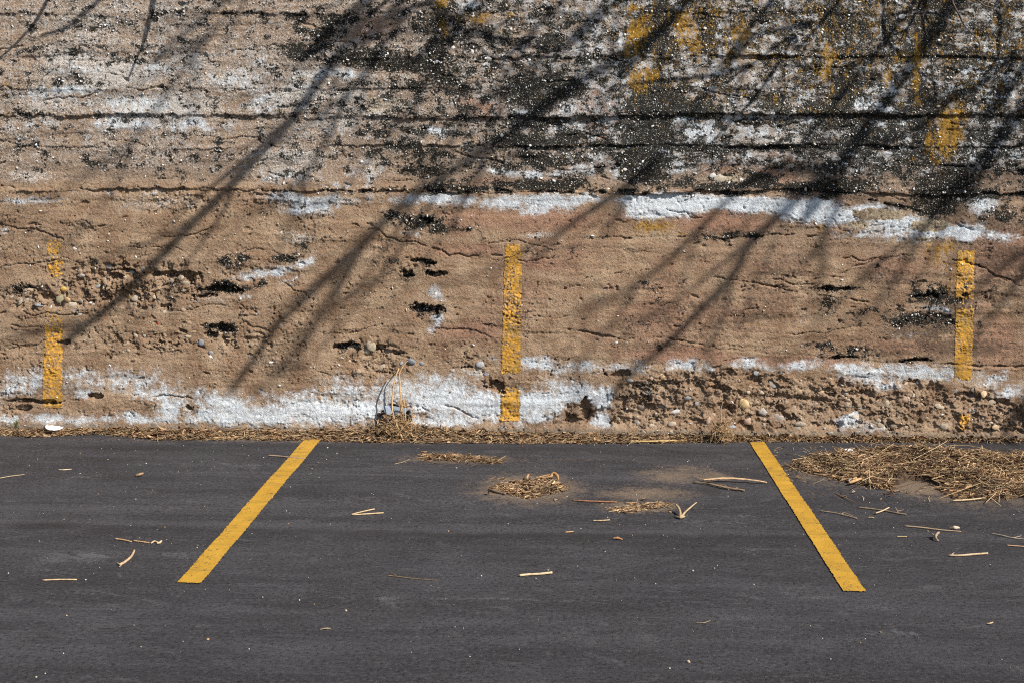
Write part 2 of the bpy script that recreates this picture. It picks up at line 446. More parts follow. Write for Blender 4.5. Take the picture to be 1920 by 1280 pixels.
# ---- black lichen
Fb = Field()
Fb.a += 0.155 * sstep(520, 850, PXg) * sstep(372, 350, PYg) + 0.15 * sstep(355, 300, PYg) + 0.095 * sstep(720, 640, PYg) + 0.05 * sstep(1150, 1500, PXg) * sstep(400, 250, PYg) + 0.05 * sstep(1400, 1600, PXg) * sstep(620, 560, PYg)
Fb.many([
 (570,95,55,22,.75),(600,60,60,20,.7),(640,35,50,14,.7),(700,108,75,20,1),(760,120,60,22,.9),(818,110,20,52,1),(835,150,30,20,.8),(770,165,35,18,.6),
 (845,75,16,12,.7),(960,80,40,18,.6),(1030,80,35,22,.8),(1040,72,28,12,1),(985,165,50,35,.85),(1055,165,48,30,.9),(1010,195,40,25,.8),(880,205,35,14,.6),
 (860,225,30,16,.6),(1000,225,55,25,.7),(980,265,75,14,1),(1060,258,50,16,.9),(760,275,60,10,.75),(800,290,50,20,.7),(790,318,55,22,.75),(1020,300,70,22,.7),
 (960,310,45,18,.55),(1010,347,95,9,1),(850,354,110,7,.9),(700,358,60,5,.7),(1070,345,40,14,.8),(1230,190,75,48,.85),(1210,250,60,30,.8),(1200,300,55,45,.8),
 (1225,330,50,25,.8),(1205,60,40,42,.85),(1235,25,42,26,1),(1245,90,25,38,.9),(1330,65,17,52,1),(1320,20,60,14,.6),(1380,25,40,10,.6),(1240,150,45,20,.75),
 (1180,275,140,7,1),(1350,279,110,7,1),(1470,276,100,6,1),(1560,40,22,46,1),(1600,44,42,13,1),(1535,20,30,12,.7),(1750,75,46,40,1),(1750,6,48,12,1),(1735,95,60,12,1),
 (1895,15,25,18,.7),(1810,108,115,6,1),(1640,108,170,5,.85),(1450,109,110,4,.8),(1590,165,28,42,.95),(1560,205,40,18,1),(1520,205,35,16,.9),(1450,198,50,20,.7),
 (1310,200,55,26,.95),(1290,160,40,25,.6),(1730,215,32,60,.95),(1725,168,22,32,.8),(1790,218,130,5,.9),(1600,216,130,8,1),(1575,235,34,11,.9),(1640,258,60,18,.9),
 (1600,275,60,9,.9),(1740,270,40,34,.9),(1735,308,55,7,1),(1770,355,62,48,.95),(1740,395,38,18,.9),(1690,330,50,20,.6),(1575,350,70,16,.9),(1500,352,50,14,.8),
 (1424,340,45,20,.85),(1350,350,60,10,.8),(1290,340,30,18,.7),(1850,365,70,6,.9),(1880,400,50,24,.65),(1700,240,35,20,.7),(1820,210,60,14,.5),(1880,240,60,12,.5),
 (1385,140,45,14,.5),(1480,165,40,16,.5),(1420,225,60,12,.6),(1350,240,50,16,.6),
 (785,414,55,17,.95),(735,405,25,10,.6),(820,428,30,9,.9),(880,430,18,6,.7),
 (423,492,26,9,.85),(456,484,18,16,.85),(540,482,34,12,.8),(566,466,20,12,.75),(412,542,46,12,1),(386,553,26,6,.9),(457,539,20,6,.8),(490,531,16,5,.7),
 (416,614,32,10,1),(392,626,14,6,.7),(640,653,16,10,1),(655,648,20,8,.8),(34,541,38,9,.8),(72,536,12,9,.7),(30,160,0.1,0.1,0),(48,157,26,10,.5),(45,212,42,8,.75),
 (740,491,18,6,.8),(798,492,26,5,.8),(818,512,30,6,.9),(762,514,14,10,.7),(800,580,32,14,.85),(775,574,20,6,.7),(720,560,24,3,.6),(680,552,10,3,.5),
 (1400,441,60,6,.9),(1340,446,40,5,.7),(1110,446,40,4,.7),(1230,478,30,6,.5),(1215,528,20,8,.5),
 (1572,541,52,7,.9),(1750,556,44,19,1),(1800,562,25,10,.8),(1556,570,30,18,.8),(1612,588,17,9,.9),(1640,580,30,6,.7),(1705,598,58,17,.85),(1770,604,36,12,.8),
 (1545,650,34,9,.7),(1602,658,14,7,.9),(1733,675,36,5,1),(1582,669,50,4,.9),(1500,663,60,4,.6),(1640,660,30,8,.5),(1200,730,40,22,.55),(1345,520,20,6,.4),
 (108,157,11,7,1),(306,163,8,5,1),(290,34,8,10,1),(270,97,12,8,.6),(140,97,8,5,.9),(172,52,8,8,.8),(60,55,8,6,.8),(200,125,6,5,.8),(58,95,20,6,.8),
 (395,193,14,6,.7),(356,185,6,14,.5),(430,23,30,6,.6),(340,20,40,4,.6),(500,32,26,8,.6),(560,32,24,8,.8),(615,62,18,14,.8),(60,272,24,6,.5),(275,278,14,4,.6),
 (430,330,12,8,.5),(60,320,30,14,.35),(560,325,40,12,.4),(640,375,30,10,.35),(100,30,10,5,.5)])
Fb.many([(1232,195,52,40,1.25),(1215,250,50,26,1.2),(1205,305,46,40,1.2),(1238,30,36,24,1.25),(1210,70,26,36,1.1),(1247,95,16,34,1.1),(1328,66,14,46,1.2),(1560,42,18,42,1.2),(1600,44,36,10,1.2),(1750,72,38,34,1.3),(1750,6,40,10,1.2),
 (1588,170,20,38,1.15),(1560,206,36,14,1.2),(1732,210,24,52,1.15),(1742,262,28,30,1.1),(1768,358,48,40,1.25),(1742,396,30,14,1.2),(1640,260,48,13,1.1),(1575,352,56,11,1.15),(700,108,60,14,1.2),(818,112,15,44,1.25),(768,122,44,14,1.1),
 (985,168,38,26,1.1),(1055,168,36,22,1.1),(1000,228,44,16,1.05),(980,266,66,9,1.15),(1012,347,80,7,1.2),(1305,202,42,18,1.15),(1424,342,34,13,1.1),(1500,353,40,9,1.1)])
# ---- white wash
Fw = Field()
Fw.a += 0.27 * sstep(355, 300, PYg) * sstep(750, 1200, PXg) + 0.15 * sstep(350, 250, PYg) + 0.04
Fw.many([
 (20,785,40,9,.9),(90,783,50,10,.9),(170,787,70,7,1),(245,782,28,13,1),(290,789,70,5,1),(60,712,70,22,.72),(150,705,60,18,.62),(30,730,40,14,.75),(160,735,40,12,.7),
 (240,712,95,26,.70),(290,735,60,18,.75),(320,750,50,12,.75),(380,735,30,10,.6),(420,750,70,20,.85),(320,770,26,18,1),(460,778,130,19,1.15),(600,772,110,25,1.15),(560,745,80,18,.75),
 (650,735,60,26,.7),(690,765,40,26,1.0),(640,712,50,16,.55),(720,740,50,22,.8),(760,725,60,25,.75),(830,745,75,34,1.15),(900,758,60,34,1.15),(960,760,60,30,1.1),(840,788,70,15,1.05),
 (770,785,36,14,.9),(820,712,70,20,.7),(880,700,35,12,.6),(1010,755,70,24,1.1),(1090,740,62,22,1.1),(1130,745,32,26,1),(1130,788,28,13,1.15),(1010,785,50,9,.9),(1050,718,50,12,.7),
 (1000,680,50,13,.95),(1040,690,50,10,.8),(1100,688,50,12,.7),(1150,690,40,10,.6),(940,670,40,8,.5),(1190,690,40,16,.65),(1230,748,35,9,.9,-35),(1205,745,25,8,.7),
 (1280,683,38,11,.95),(1320,690,26,12,.7),(1400,683,32,11,.95),(1440,690,26,8,.7),(1490,686,40,9,1),(1528,680,20,9,.7),(1590,690,38,12,1),(1625,700,60,22,.85),(1660,725,34,16,.75),
 (1715,697,60,15,1),(1770,702,40,17,.9),(1680,690,40,12,.8),(1595,785,42,22,.85),(1640,800,38,12,.8),(1610,770,25,12,.8),(1860,712,60,17,.62),(1895,735,42,16,.8),(1840,700,30,8,.6),(1760,793,30,4,.8),
 (820,372,60,12,.75),(880,378,50,10,.7),(760,375,50,9,.6),(950,380,60,14,.75),(1030,380,70,16,.85),(1000,395,40,10,.7),(1080,375,60,12,.75),(680,372,50,10,.5),
 (1200,378,46,12,1),(1260,384,65,21,1.25),(1210,400,40,14,1),(1320,378,60,11,1.1),(1400,384,75,13,1.2),(1460,386,45,12,1.2),(1510,398,50,20,1.15),(1560,405,60,16,1),(1540,380,40,10,.8),
 (1620,405,70,17,.95),(1690,418,60,17,.95),(1760,432,60,12,1.1),(1810,437,36,15,1.2),(1650,440,90,9,.75),(1720,450,60,8,.7),(1640,390,40,10,.8),(1880,442,50,8,.8),(1840,380,30,22,.85),
 (1838,130,42,23,1.15),(1880,140,30,14,.9),(1810,165,60,18,.65),(1870,180,60,28,.6),(1830,195,50,20,.5),(1705,87,18,10,1.1),(1695,75,14,6,.8),(1765,98,16,2.5,1.3),(1830,85,35,14,.7),
 (1700,133,45,2.5,1.1),(1650,165,50,20,.7),(1620,195,50,18,.8),(1680,205,50,14,.7),(1600,180,26,12,.6),(1640,150,30,14,.5),(1535,175,26,14,.5),(1480,205,40,12,.6),
 (1310,250,50,22,.75),(1350,265,30,10,.6),(1295,225,20,10,.6),(1400,290,60,9,.6),(1430,300,40,8,.6),(1510,228,40,5,.8),(1640,235,40,10,.7),(1690,228,36,11,.8),(1620,285,70,4,.7),
 (1690,293,70,6,.8),(1740,325,50,10,.5),(1830,295,26,18,.75),(1900,290,36,14,.6),(1840,315,60,3,.7),(1600,320,40,12,.45),(1890,110,25,2,1.2),
 (940,322,40,6,1,-8),(1000,328,46,5,1,-4),(1040,330,30,4,.9),(1090,318,34,12,.7),(1060,288,50,12,.45),(1040,345,0.1,0.1,0),(815,243,42,5,.95),(840,250,34,4,.9),(770,243,45,4,.6),(870,277,20,5,.7),
 (985,212,30,9,.75),(985,230,40,14,.7),(1045,235,45,16,.65),(1070,205,36,14,.6),(1250,285,30,18,.75),(1265,310,26,20,.7),(1160,320,22,22,.6),(1225,115,30,14,.3),(920,120,40,8,.5),
 (880,8,34,9,.8),(200,192,200,11,.44),(330,238,190,13,.46),(140,128,140,14,.38),(440,148,90,26,.44),(490,195,46,40,.48),(560,150,60,30,.38),(420,100,90,12,.36),(90,232,110,9,.4),(620,240,70,30,.34),(700,190,60,40,.34),(540,330,110,18,.36),(690,320,60,22,.42),(1000,8,40,5,.5),(1130,8,26,5,.5),(890,135,50,20,.35),(650,140,30,9,.8),(600,138,40,9,.7),(660,348,60,4,.7),(500,130,30,14,.45),
 (130,170,60,7,.85),(60,178,60,7,.6),(150,192,0.1,0.1,0),(250,195,110,20,.55),(360,230,30,9,.8),(230,232,90,16,.65),(300,130,80,14,.5),(150,250,40,12,.35),(290,150,40,8,.35),(380,130,40,16,.4),(480,165,50,24,.4),(470,200,30,14,.4),
 (485,112,24,12,.5),(30,378,70,3.5,.9),(80,372,50,3.5,.8),(180,362,60,3,.6),(290,363,60,3,.7),(250,390,60,14,.3),(540,372,40,14,.6),(590,385,50,16,.8),(630,378,40,16,.6),(560,395,40,8,.7),
 (480,515,52,7,.9,10),(520,510,40,10,.85,14),(570,492,34,10,.75,22),(400,562,40,5,.75,5),(450,556,50,5,.6,8),(540,525,40,7,.5,12),(545,535,30,5,.5),
 (815,545,12,14,.85),(825,555,10,10,.7),(818,598,14,11,1),(808,620,9,12,.7),(770,437,40,4,.7,-6),(1010,462,40,3,.8),(1760,580,40,4.5,1.1,-6),(1720,575,20,3,.8),(1712,628,40,6,.5),
 (1510,600,20,14,.35),(12,433,14,6,.6),(10,495,12,6,.5),(440,465,0.1,0.1,0)])
Fw.a = np.maximum(Fw.a, 0.85 * sstep(735, 775, PYg + 14 * n_lo) * np.maximum(sstep(10, -60, PXg), sstep(1920, 1980, PXg))).astype(np.float32)   # the wash runs on beyond the bays
# ---- ochre lichen
Fo = Field()
Fo.a += 0.33 * sstep(950, 1250, PXg) * sstep(330, 150, PYg) + 0.05 * sstep(300, 100, PYg)
Fo.many([
 (902,33,40,14,.8),(860,30,40,8,.5),(828,8,18,14,.9),(828,55,10,25,.7),(960,28,40,10,.5),(1060,22,50,12,.5),(1180,15,40,16,.8),(1195,60,30,34,.85),(1190,95,22,18,.8),(1150,30,40,12,.5),
 (1225,30,50,20,.5),(1208,140,42,16,.85),(1200,155,30,24,.7),(1285,50,30,45,.85),(1300,90,24,26,.7),(1345,22,40,12,.6),(1395,65,34,26,.75),(1385,95,36,10,.7),(1412,104,20,6,.9),(1420,120,16,16,.4),
 (1554,118,9,52,1),(1548,140,14,24,.7),(1562,165,12,14,.6),(1720,135,9,70,.95),(1700,105,40,8,.7),(1735,112,26,6,.6),(1665,142,12,26,.75),(1680,120,34,16,.5),(1722,200,8,26,.6),
 (1790,195,34,22,.6),(1785,220,30,26,.85),(1778,250,30,36,.95),(1760,268,34,22,.8),(1757,298,60,7,.6),(1765,325,12,20,.4),(1610,60,30,30,.4),(1620,130,40,26,.4),(1640,20,50,20,.45),
 (1805,75,40,14,.5),(1830,20,50,16,.45),(1890,100,40,8,.5),(1870,15,40,16,.5),(1560,225,20,8,.5),(1555,345,20,12,.4),
 (1225,424,45,14,.85),(1205,410,24,8,.7),(1300,436,55,8,.55),(1220,445,50,4,.5),(1215,478,30,8,.45),(1542,430,16,14,.65),(1545,458,10,24,.4),(1770,463,40,14,.8),(1760,485,26,20,.6),
 (1785,510,16,45,.6),(1600,450,40,6,.4),(1615,565,10,14,.4),(1640,678,30,4,.5),(1455,422,30,8,.35),
 (97,22,16,3,.9),(194,12,5,10,.6),(75,70,16,16,.5),(15,158,10,7,.9),(90,164,60,3,.6),(280,164,10,5,.8),(277,211,10,9,.8),(12,216,14,4,.9),(90,212,10,6,.6),(480,218,30,3,.6),(425,15,10,8,.6),
 (170,38,30,8,.4),(20,22,16,4,.6),(310,272,10,4,.6),(300,230,30,10,.25),(80,255,20,14,.3),(1740,470,14,8,.5),(1770,410,8,8,.3)])
# ---- smooth pink-brown cement
Fp = Field()
Fp.a += 0.38 * sstep(560, 900, PXg) * sstep(350, 380, PYg) * sstep(700, 640, PYg) + 0.20 * sstep(560, 900, PXg) * sstep(360, 340, PYg)
Fp.many([
 (905,205,42,22,1),(880,190,30,14,.8),(1110,195,45,36,.9),(1130,240,38,26,1),(1080,110,40,20,.5),(700,50,80,40,.7),(820,90,60,30,.3),(1460,318,48,38,1.1),(1350,315,40,18,.9),(1530,290,40,14,.5),
 (930,340,60,12,.7),(1000,412,220,30,.8),(1350,415,120,26,.9),(1700,500,160,40,.6),(1880,480,60,60,1),(1880,640,60,50,.9),(1400,500,140,30,.5),(1000,495,120,16,.7),(880,620,80,20,.8),(1280,665,120,14,1),
 (1450,675,160,10,1),(1700,650,120,22,.7),(880,470,90,20,.8),(1560,155,0.1,0.1,0),(1480,170,30,10,.6),(1590,20,40,20,.5),(400,240,50,20,.5),(210,400,160,24,.4),(860,440,60,12,.6),(1845,315,30,8,.7),(1860,335,60,20,.5)])
# ---- pale bare aggregate (upper left and between the lichens)
Fa = Field()
Fa.a += 0.45 * sstep(360, 300, PYg) + 0.08 * sstep(300, 80, PYg)
Fa.many([
 (200,140,140,40,1),(300,200,160,40,1),(130,110,90,30,.8),(420,150,120,40,.75),(560,180,100,50,.7),(100,200,120,30,.7),(540,300,120,40,.7),(350,110,90,30,.7),(60,330,70,18,.7),(640,220,100,60,.6),
 (700,310,60,30,.7),(660,180,60,30,.7),(900,170,60,30,.7),(1100,90,70,40,.7),(870,250,80,30,.5),(1350,130,80,24,.7),(1450,110,70,34,.7),(1380,200,60,30,.6),(1650,70,60,26,.6),(1850,60,60,40,.7),(1880,240,60,30,.7),
 (1640,310,90,26,.7),(1500,260,60,20,.7),(1250,130,60,30,.5),(300,380,90,16,.55),(520,370,60,16,.5),(1010,440,40,6,.6),(560,450,34,16,.6),(500,680,50,20,.35),(700,470,40,20,.3),(1060,590,40,12,.3),(1780,330,100,20,.4)])
# ---- eroded rubble zones (relief)
Fe = Field()
Fe.many([
 (240,540,130,42,1),(70,560,75,26,.9),(330,530,50,30,1),(180,510,60,20,.8),(250,640,160,30,.62),(450,640,120,46,.55),(520,600,80,40,.45),(690,655,60,22,.9),(690,690,80,26,.7),(780,500,70,18,.6),(800,580,44,18,.7),
 (930,723,34,16,1),(1000,700,60,16,.6),(870,680,60,18,.55),(1085,772,36,26,1.1),(1060,790,50,12,1),(1180,735,50,26,.9),(1200,768,70,38,1.1),(1290,745,90,50,1.1),(1410,755,110,52,1.1),(1540,750,110,42,1.1),(1700,765,140,46,1.1),
 (1850,785,110,40,1.1),(1600,735,60,16,1),(1440,705,70,12,.8),(1350,710,60,16,.9),(1840,735,40,16,.9),(40,762,50,10,.9),(220,765,90,13,.7),(348,766,22,12,.8),(740,778,30,20,1.1),(115,770,40,8,.6),
 (1100,560,80,30,.3),(1400,560,120,40,.35),(1280,530,40,14,.5),(1100,500,80,12,.4),(1600,615,90,26,.45),(1750,600,70,22,.6),(1860,560,60,30,.5),(420,542,46,12,.6),(570,470,30,20,.5),(1350,335,36,16,.5)])
# ---- roughness zones: exposed aggregate against smooth cement
Fb.a = blur(Fb.a, .012); Fo.a = blur(Fo.a, .018)
Fw.a = np.where(Fw.a > .9, np.maximum(blur(Fw.a, .025), Fw.a * .80), blur(Fw.a, .016)).astype(np.float32)
n_rz = fbm(X, Z, 3.2, 4, 7)
rough_zone = np.clip(0.62 + 0.9 * n_rz + 0.45 * n_lo + 0.35 * Fa.a - 0.50 * Fp.a - 1.3 * np.clip(Fw.a - .5, 0, 1), 0.10, 1.6) * (1 - 0.38 * sstep(380, 330, PYg))

# ---- pour joints, cracks, ledges
joints = Field()
for pts, w, k in [
 ([(0,351),(120,354),(240,352),(350,357),(480,357),(560,360),(640,357)], 2.2, .9), ([(640,357),(740,360),(850,357),(1000,360),(1180,361),(1290,365),(1400,364)], 3.0, 1.1),
 ([(1480,366),(1640,376),(1720,396),(1800,424),(1840,436)], 2.4, .8), ([(1840,362),(1990,366)], 4, 1),
 ([(0,214),(160,215),(330,217),(470,219),(640,217),(800,216)], 1.8, .6), ([(1480,218),(1640,219),(1760,220),(1990,222)], 3.4, 1.1),
 ([(80,164),(200,165),(320,162),(460,164)], 1.7, .55), ([(60,269),(200,268),(340,270),(480,268),(620,272)], 1.4, .45), ([(900,276),(1060,277),(1180,275),(1300,278),(1500,277),(1640,276),(1700,280)], 3.2, 1.1),
 ([(1720,306),(1800,312),(1870,320),(1990,325)], 3.2, 1.1), ([(1360,109),(1500,109),(1640,109),(1760,108),(1990,110)], 3.6, 1.2), ([(300,24),(420,25),(560,28),(700,26)], 2.0, .7), ([(200,62),(260,56),(330,50)], 1.5, .6),
 ([(1050,444),(1130,447),(1190,446),(1290,443),(1370,447),(1450,441),(1540,443)], 2.2, .9), ([(0,437),(200,436),(400,434),(640,432)], 1.1, .4),
 ([(880,490),(980,494),(1060,497),(1160,501),(1250,503)], 1.6, .6), ([(820,572),(880,582),(940,592),(985,592),(1060,598)], 1.8, .7), ([(1040,612),(1100,624),(1160,636),(1205,642),(1230,630),(1280,640)], 2.4, .9),
 ([(1280,640),(1340,651),(1400,658),(1480,664),(1560,672),(1640,677),(1720,680),(1830,684),(1990,688)], 2.4, 1.1), ([(1340,520),(1430,535),(1520,552),(1580,560),(1640,570),(1720,577),(1800,588)], 2.0, .9),
 ([(0,742),(40,750),(80,757),(120,752),(180,742),(240,746),(300,742),(360,744)], 2.4, 1), ([(150,650),(200,630),(260,622),(300,626)], 2.2, .7), ([(200,510),(260,505),(290,520),(350,516),(365,530)], 3.0, 1),
 ([(765,762),(790,762),(810,775)], 2.4, 1), ([(820,758),(850,764),(880,778),(905,788)], 2.8, 1), ([(640,690),(660,700),(680,720)], 1.8, .7), ([(700,655),(730,660),(765,672)], 3.0, 1), ([(1085,705),(1090,720),(1080,735)], 1.8, .8),
 ([(1792,745),(1796,765),(1788,780)], 2, 1), ([(1420,670),(1450,690)], 1.5, .6), ([(1300,718),(1330,728),(1360,732)], 4, 1), ([(1440,742),(1500,748),(1540,752)], 4.5, 1), ([(1800,738),(1850,745),(1900,760)], 4, 1),
 ([(410,440),(470,430),(540,440),(600,430)], 1.2, .4), ([(700,185),(770,205),(800,200)], 1.5, .5), ([(860,115),(960,90),(1010,70)], 1.6, .5), ([(820,95),(900,78),(1010,70)], 1.8, .6)]:
    joints.line(pts, w, k)
ridge = Field()
for pts, w, k in [([(880,486),(980,490),(1060,493),(1160,497),(1250,499)], 2.2, .7), ([(1280,645),(1340,656),(1400,663),(1480,669),(1560,677),(1640,682),(1720,686),(1990,694)], 2.6, 1), ([(1200,648),(1250,640),(1300,648)], 2, .8),
                  ([(1340,525),(1430,540),(1520,557),(1640,574),(1800,592)], 2.2, .8), ([(60,92),(160,75),(250,58),(330,50)], 2, .8), ([(300,150),(370,140)], 2, .5), ([(780,240),(850,252)], 3, .8), ([(940,320),(1050,334)], 4, .9),
                  ([(1530,282),(1620,285),(1690,290)], 3, .7), ([(1740,315),(1990,332)], 3, .9), ([(380,568),(470,556),(560,520),(600,482)], 5, .5), ([(740,420),(770,432),(820,440)], 3, .7), ([(1000,460),(1050,465)], 2, .6)]:
    ridge.line(pts, w, k)
pits = Field()
pits.many([(412,545,44,9,1),(385,555,24,5,1),(416,613,30,9,1.1),(395,626,14,8,.9),(648,651,24,9,1.1),(798,492,26,5,.9),(818,513,28,6,1),(800,578,34,9,1),(762,514,14,8,.8),(300,512,40,6,.9),(345,516,26,8,1),
 (350,525,14,14,.7),(215,520,18,10,.8),(60,752,50,5,1),(180,742,16,7,1),(40,766,24,8,.8),(740,783,28,16,1.4),(735,768,16,8,1),(1095,768,11,22,1.3),(1070,785,18,12,.9),(1190,750,30,12,1),(1210,770,40,16,1),
 (1170,790,26,10,1),(1322,722,26,10,1.2),(1360,730,14,8,1.1),(1350,770,17,14,1.3),(1385,737,9,8,1.2),(1395,795,14,10,1.3),(1465,746,30,8,1.2),(1525,752,24,6,1),(1620,738,18,10,.9),(1710,722,20,12,1),(1745,728,24,12,1.2),
 (1765,742,10,14,1.2),(1820,745,30,9,1.3),(1870,752,26,7,1.1),(1690,800,26,8,1),(1640,745,14,8,.8),(1550,735,16,8,.8),(1480,780,18,10,.8),(1560,795,18,8,.8),(1250,720,26,9,1),(1300,790,24,9,.9),(1905,790,16,30,1.0),
 (705,652,14,6,.9),(740,662,26,5,1),(930,725,22,12,.9),(880,690,14,5,.7),(1750,556,40,13,.6),(1572,542,45,5,.8),(1733,676,34,3.5,.9),(1582,670,44,3,.8),(790,412,46,10,.6),(120,642,14,6,.8),(300,575,20,6,.7),
 (1160,700,30,9,.7),(1420,720,24,8,.9),(1580,722,20,9,.8),(240,508,14,6,.7),(345,620,12,5,.7),(310,640,20,5,.7),(520,748,8,8,.3),(355,762,16,8,.7),(250,560,10,8,.7)])
rr_ = random.Random(77)
scars = Field()                                          # small cracks and spalls without number
for k in range(110):
    x_ = rr_.uniform(-60, 1980); y_ = rr_.uniform(10, 700); a_ = rr_.gauss(0.03, .16); L_ = rr_.uniform(20, 150); p_ = [(x_, y_)]
    for q in range(5):
        a2 = a_ + rr_.gauss(0, .22); p_.append((p_[-1][0] + math.cos(a2) * L_ / 5, p_[-1][1] + math.sin(a2) * L_ / 5))
    scars.line(p_, rr_.uniform(1.0, 2.0), rr_.uniform(.6, 1.0))
for k in range(330):
    scars.ell(rr_.uniform(-60, 1980), rr_.uniform(10, 730), rr_.uniform(2.5, 13), rr_.uniform(1.6, 4.5), rr_.uniform(.6, 1.1), rr_.gauss(0, 14))
# flaking plaster at the right: blocks of white render standing proud
flake = Field()
flake.many([(1260,385,80,20,1),(1390,384,90,14,1),(1480,388,60,16,1),(1560,405,80,24,1),(1650,412,80,24,1),(1740,426,80,22,1),(1815,437,40,17,1),(860,760,130,34,.8),(1000,760,90,30,.8),(1100,745,60,26,.8),(480,775,160,26,.7),(620,770,100,28,.7)])

# ---- relief
h = 0.014 * fbm(X, Z, 0.7, 3, 21) + 0.008 * n_lo
lift_edges = [24, 109, 165, 217, 274, 360]
for i, v in enumerate(lift_edges):                       # every pour stands a little in front of or behind the next
    step = [0.004, -0.008, 0.004, 0.009, -0.006, -0.012][i]
    h += step * sstep(v + 2.0, v - 2.0, PYg + 14 * fbm(X, Z * 0.2, 1.2, 3, 40 + i) + 9 * n_md + 5 * n_hi)
w2, w2b, wr2 = worley(WX, WZ, 52, 72)
bumps2 = np.clip(1 - (w2 / 0.62) ** 2, 0, 1) * (0.25 + 0.75 * wr2)
fa1 = facets(WX, WZ, 13, 81); fa2 = facets(WX + .01 * n_hi, WZ, 27, 82); fa3 = facets(X + .004 * n_sp, Z, 58, 83); fa4 = facets(X, Z, 105, 84)
er = sstep(0.28, 0.78, blur(Fe.a, .03) + 0.50 * n_md + 0.15 * n_hi)
prev_v = -60
ledge_l = {24: .007, 109: .002, 165: .007, 217: .010, 274: .007, 360: .012}; ledge_r = {24: .002, 109: .016, 165: .002, 217: .016, 274: .015, 360: .018}
for v in lift_edges:                                     # boards lean out towards their lower edge and drop back: a ledge with a shadow below
    side_ = sstep(500, 1000, PXg)
    A_ = (ledge_l[v] * (1 - side_) + ledge_r[v] * side_) * (0.35 + 1.1 * sstep(-.35, .35, fbm(X, Z * 0.1, 2.2, 4, 200 + v)))
    ed = PYg + 10 * fbm(X, Z * 0.2, 1.2, 3, 40 + v) + 5 * n_md + 2.5 * n_hi
    h += A_ * np.clip((ed - (v - 34)) / 34, 0, 1) ** 1.5 * sstep(v + 1.2, v - 1.2, ed)
rz2 = sstep(0.55, 1.15, rough_zone)
lam = fbm(X * 0.25 + 0.1 * n_lo, Z * 1.7, 9, 4, 93); lam2 = fbm(X * 0.18, Z * 1.6 + 0.02 * n_md, 4, 4, 94)
h += 0.0040 * lam + 0.0060 * np.tanh(7 * lam2) * (0.4 + 0.6 * sstep(-.2, .3, n_rz))
h += rough_zone * (0.0030 * n_hi + 0.0062 * n_md + 0.0026 * fa4 + 0.0022 * n_sp) + rz2 * (0.0046 * fa3 + 0.0018 * bumps2 + 0.003 * fa2)
h += (1.2 - rough_zone) * (0.0012 * n_hi + 0.0008 * fa4)
h += 0.0045 * fbm(X, Z, 7, 3, 91) + 0.003 * np.abs(n_md) * rough_zone
h += er * (1 + 0.6 * (PYg < 610) * (PXg < 420)) * (-0.004 - 0.007 * (PYg < 690) + 0.0115 * fa1 + 0.0075 * fa2 + 0.0035 * fa3 + 0.002 * fa4 + 0.009 * n_md + 0.003 * n_hi)
holes = sstep(0.30, 0.46, n_md * 0.75 + 0.6 * n_hi + 0.10 * er)                       # small blow holes everywhere
h -= holes * 0.009 * (0.35 + rough_zone)
gap = sstep(-0.10, 0.28, fbm(X, Z * 0.3, 4.5, 4, 90) + 0.5 * n_md)                     # joints open and close along their length
jm = sstep(0.34, 0.9, joints.a + 0.55 * n_hi + 0.35 * n_md - 0.15) * (0.12 + 0.88 * gap)
h -= 0.017 * jm
h += 0.005 * sstep(0.35, 1.0, ridge.a + 0.45 * n_hi + 0.2 * n_md - 0.1) * (0.3 + 0.7 * gap)
h -= 0.011 * sstep(0.45, 0.85, scars.a + 0.35 * n_hi + 0.25 * n_md)
pm = sstep(0.46, 0.66, pits.a + 0.50 * n_md + 0.34 * n_hi)
h -= pm * (0.034 + 0.02 * n_md) * (1 - 0.55 * sstep(690, 715, PYg) * sstep(1120, 1180, PXg))
fm = sstep(0.42, 0.52, flake.a + 0.50 * n_md + 0.2 * n_hi)
h += fm * 0.0045
crk = np.abs(fbm(WX, WZ, 7, 3, 66)); h -= 0.007 * fm * sstep(0.035, 0.0, crk) * sstep(1100, 1250, PXg) * sstep(500, 450, PYg)
toe = sstep(0.10, 0.0, Z)
h += 0.014 * toe
far = sstep(3.4, 4.2, np.abs(X + 0.35))
h = h * (1 - 0.6 * far)
h = h.astype(np.float32)

# ---- stain masks
brk = 0.42 * n_md + 0.30 * n_hi + 0.16 * n_lo
black = np.clip(Fb.a * 1.32 + 0.48 * n_md + 0.16 * n_lo + 0.14 * n_str * sstep(380, 300, PYg) - 0.3 * fm, 0, 1.45) * (1 - 0.2 * sstep(370, 385, PYg))
black = np.maximum(black, 1.0 * sstep(0.10, 0.45, blur(joints.a, .012) * 1.6 + 0.20 * n_hi + 0.20 * n_md) * (0.12 + 0.88 * gap) * sstep(560, 900, PXg) * sstep(420, 360, PYg))
black = np.maximum(black, 0.42 * sstep(0.4, 0.9, joints.a) * gap * (PYg < 520))
white = np.clip(Fw.a * (1.12 - 0.10 * sstep(650, 690, PYg) + 0.22 * sstep(450, 350, PYg)) + brk * 0.45 - 0.02, 0, 1.35) * (1 - 0.7 * er * sstep(0.5, 0.85, Fe.a) * (Fw.a < 0.75))
white = white * (1 - 0.85 * pm)
ochre = np.clip(Fo.a * 1.08 + brk * 0.55 - 0.05, 0, 1)
pink = np.clip(Fp.a * 1.1 + 0.55 * n_lo + 0.25 * n_md, 0, 1)
aggr = np.clip(Fa.a + 0.25 * n_lo + 0.22 * n_md - 0.5 * np.clip(Fp.a - 0.5, 0, 1), 0, 1) * (1 - er * (PYg > 450))
grey = np.clip(0.75 * sstep(370, 330, PYg) + 0.55 * sstep(900, 1500, PXg) * sstep(660, 400, PYg) + 0.40 * er * sstep(800, 1150, PXg) + 0.35 * n_lo, 0, 1)
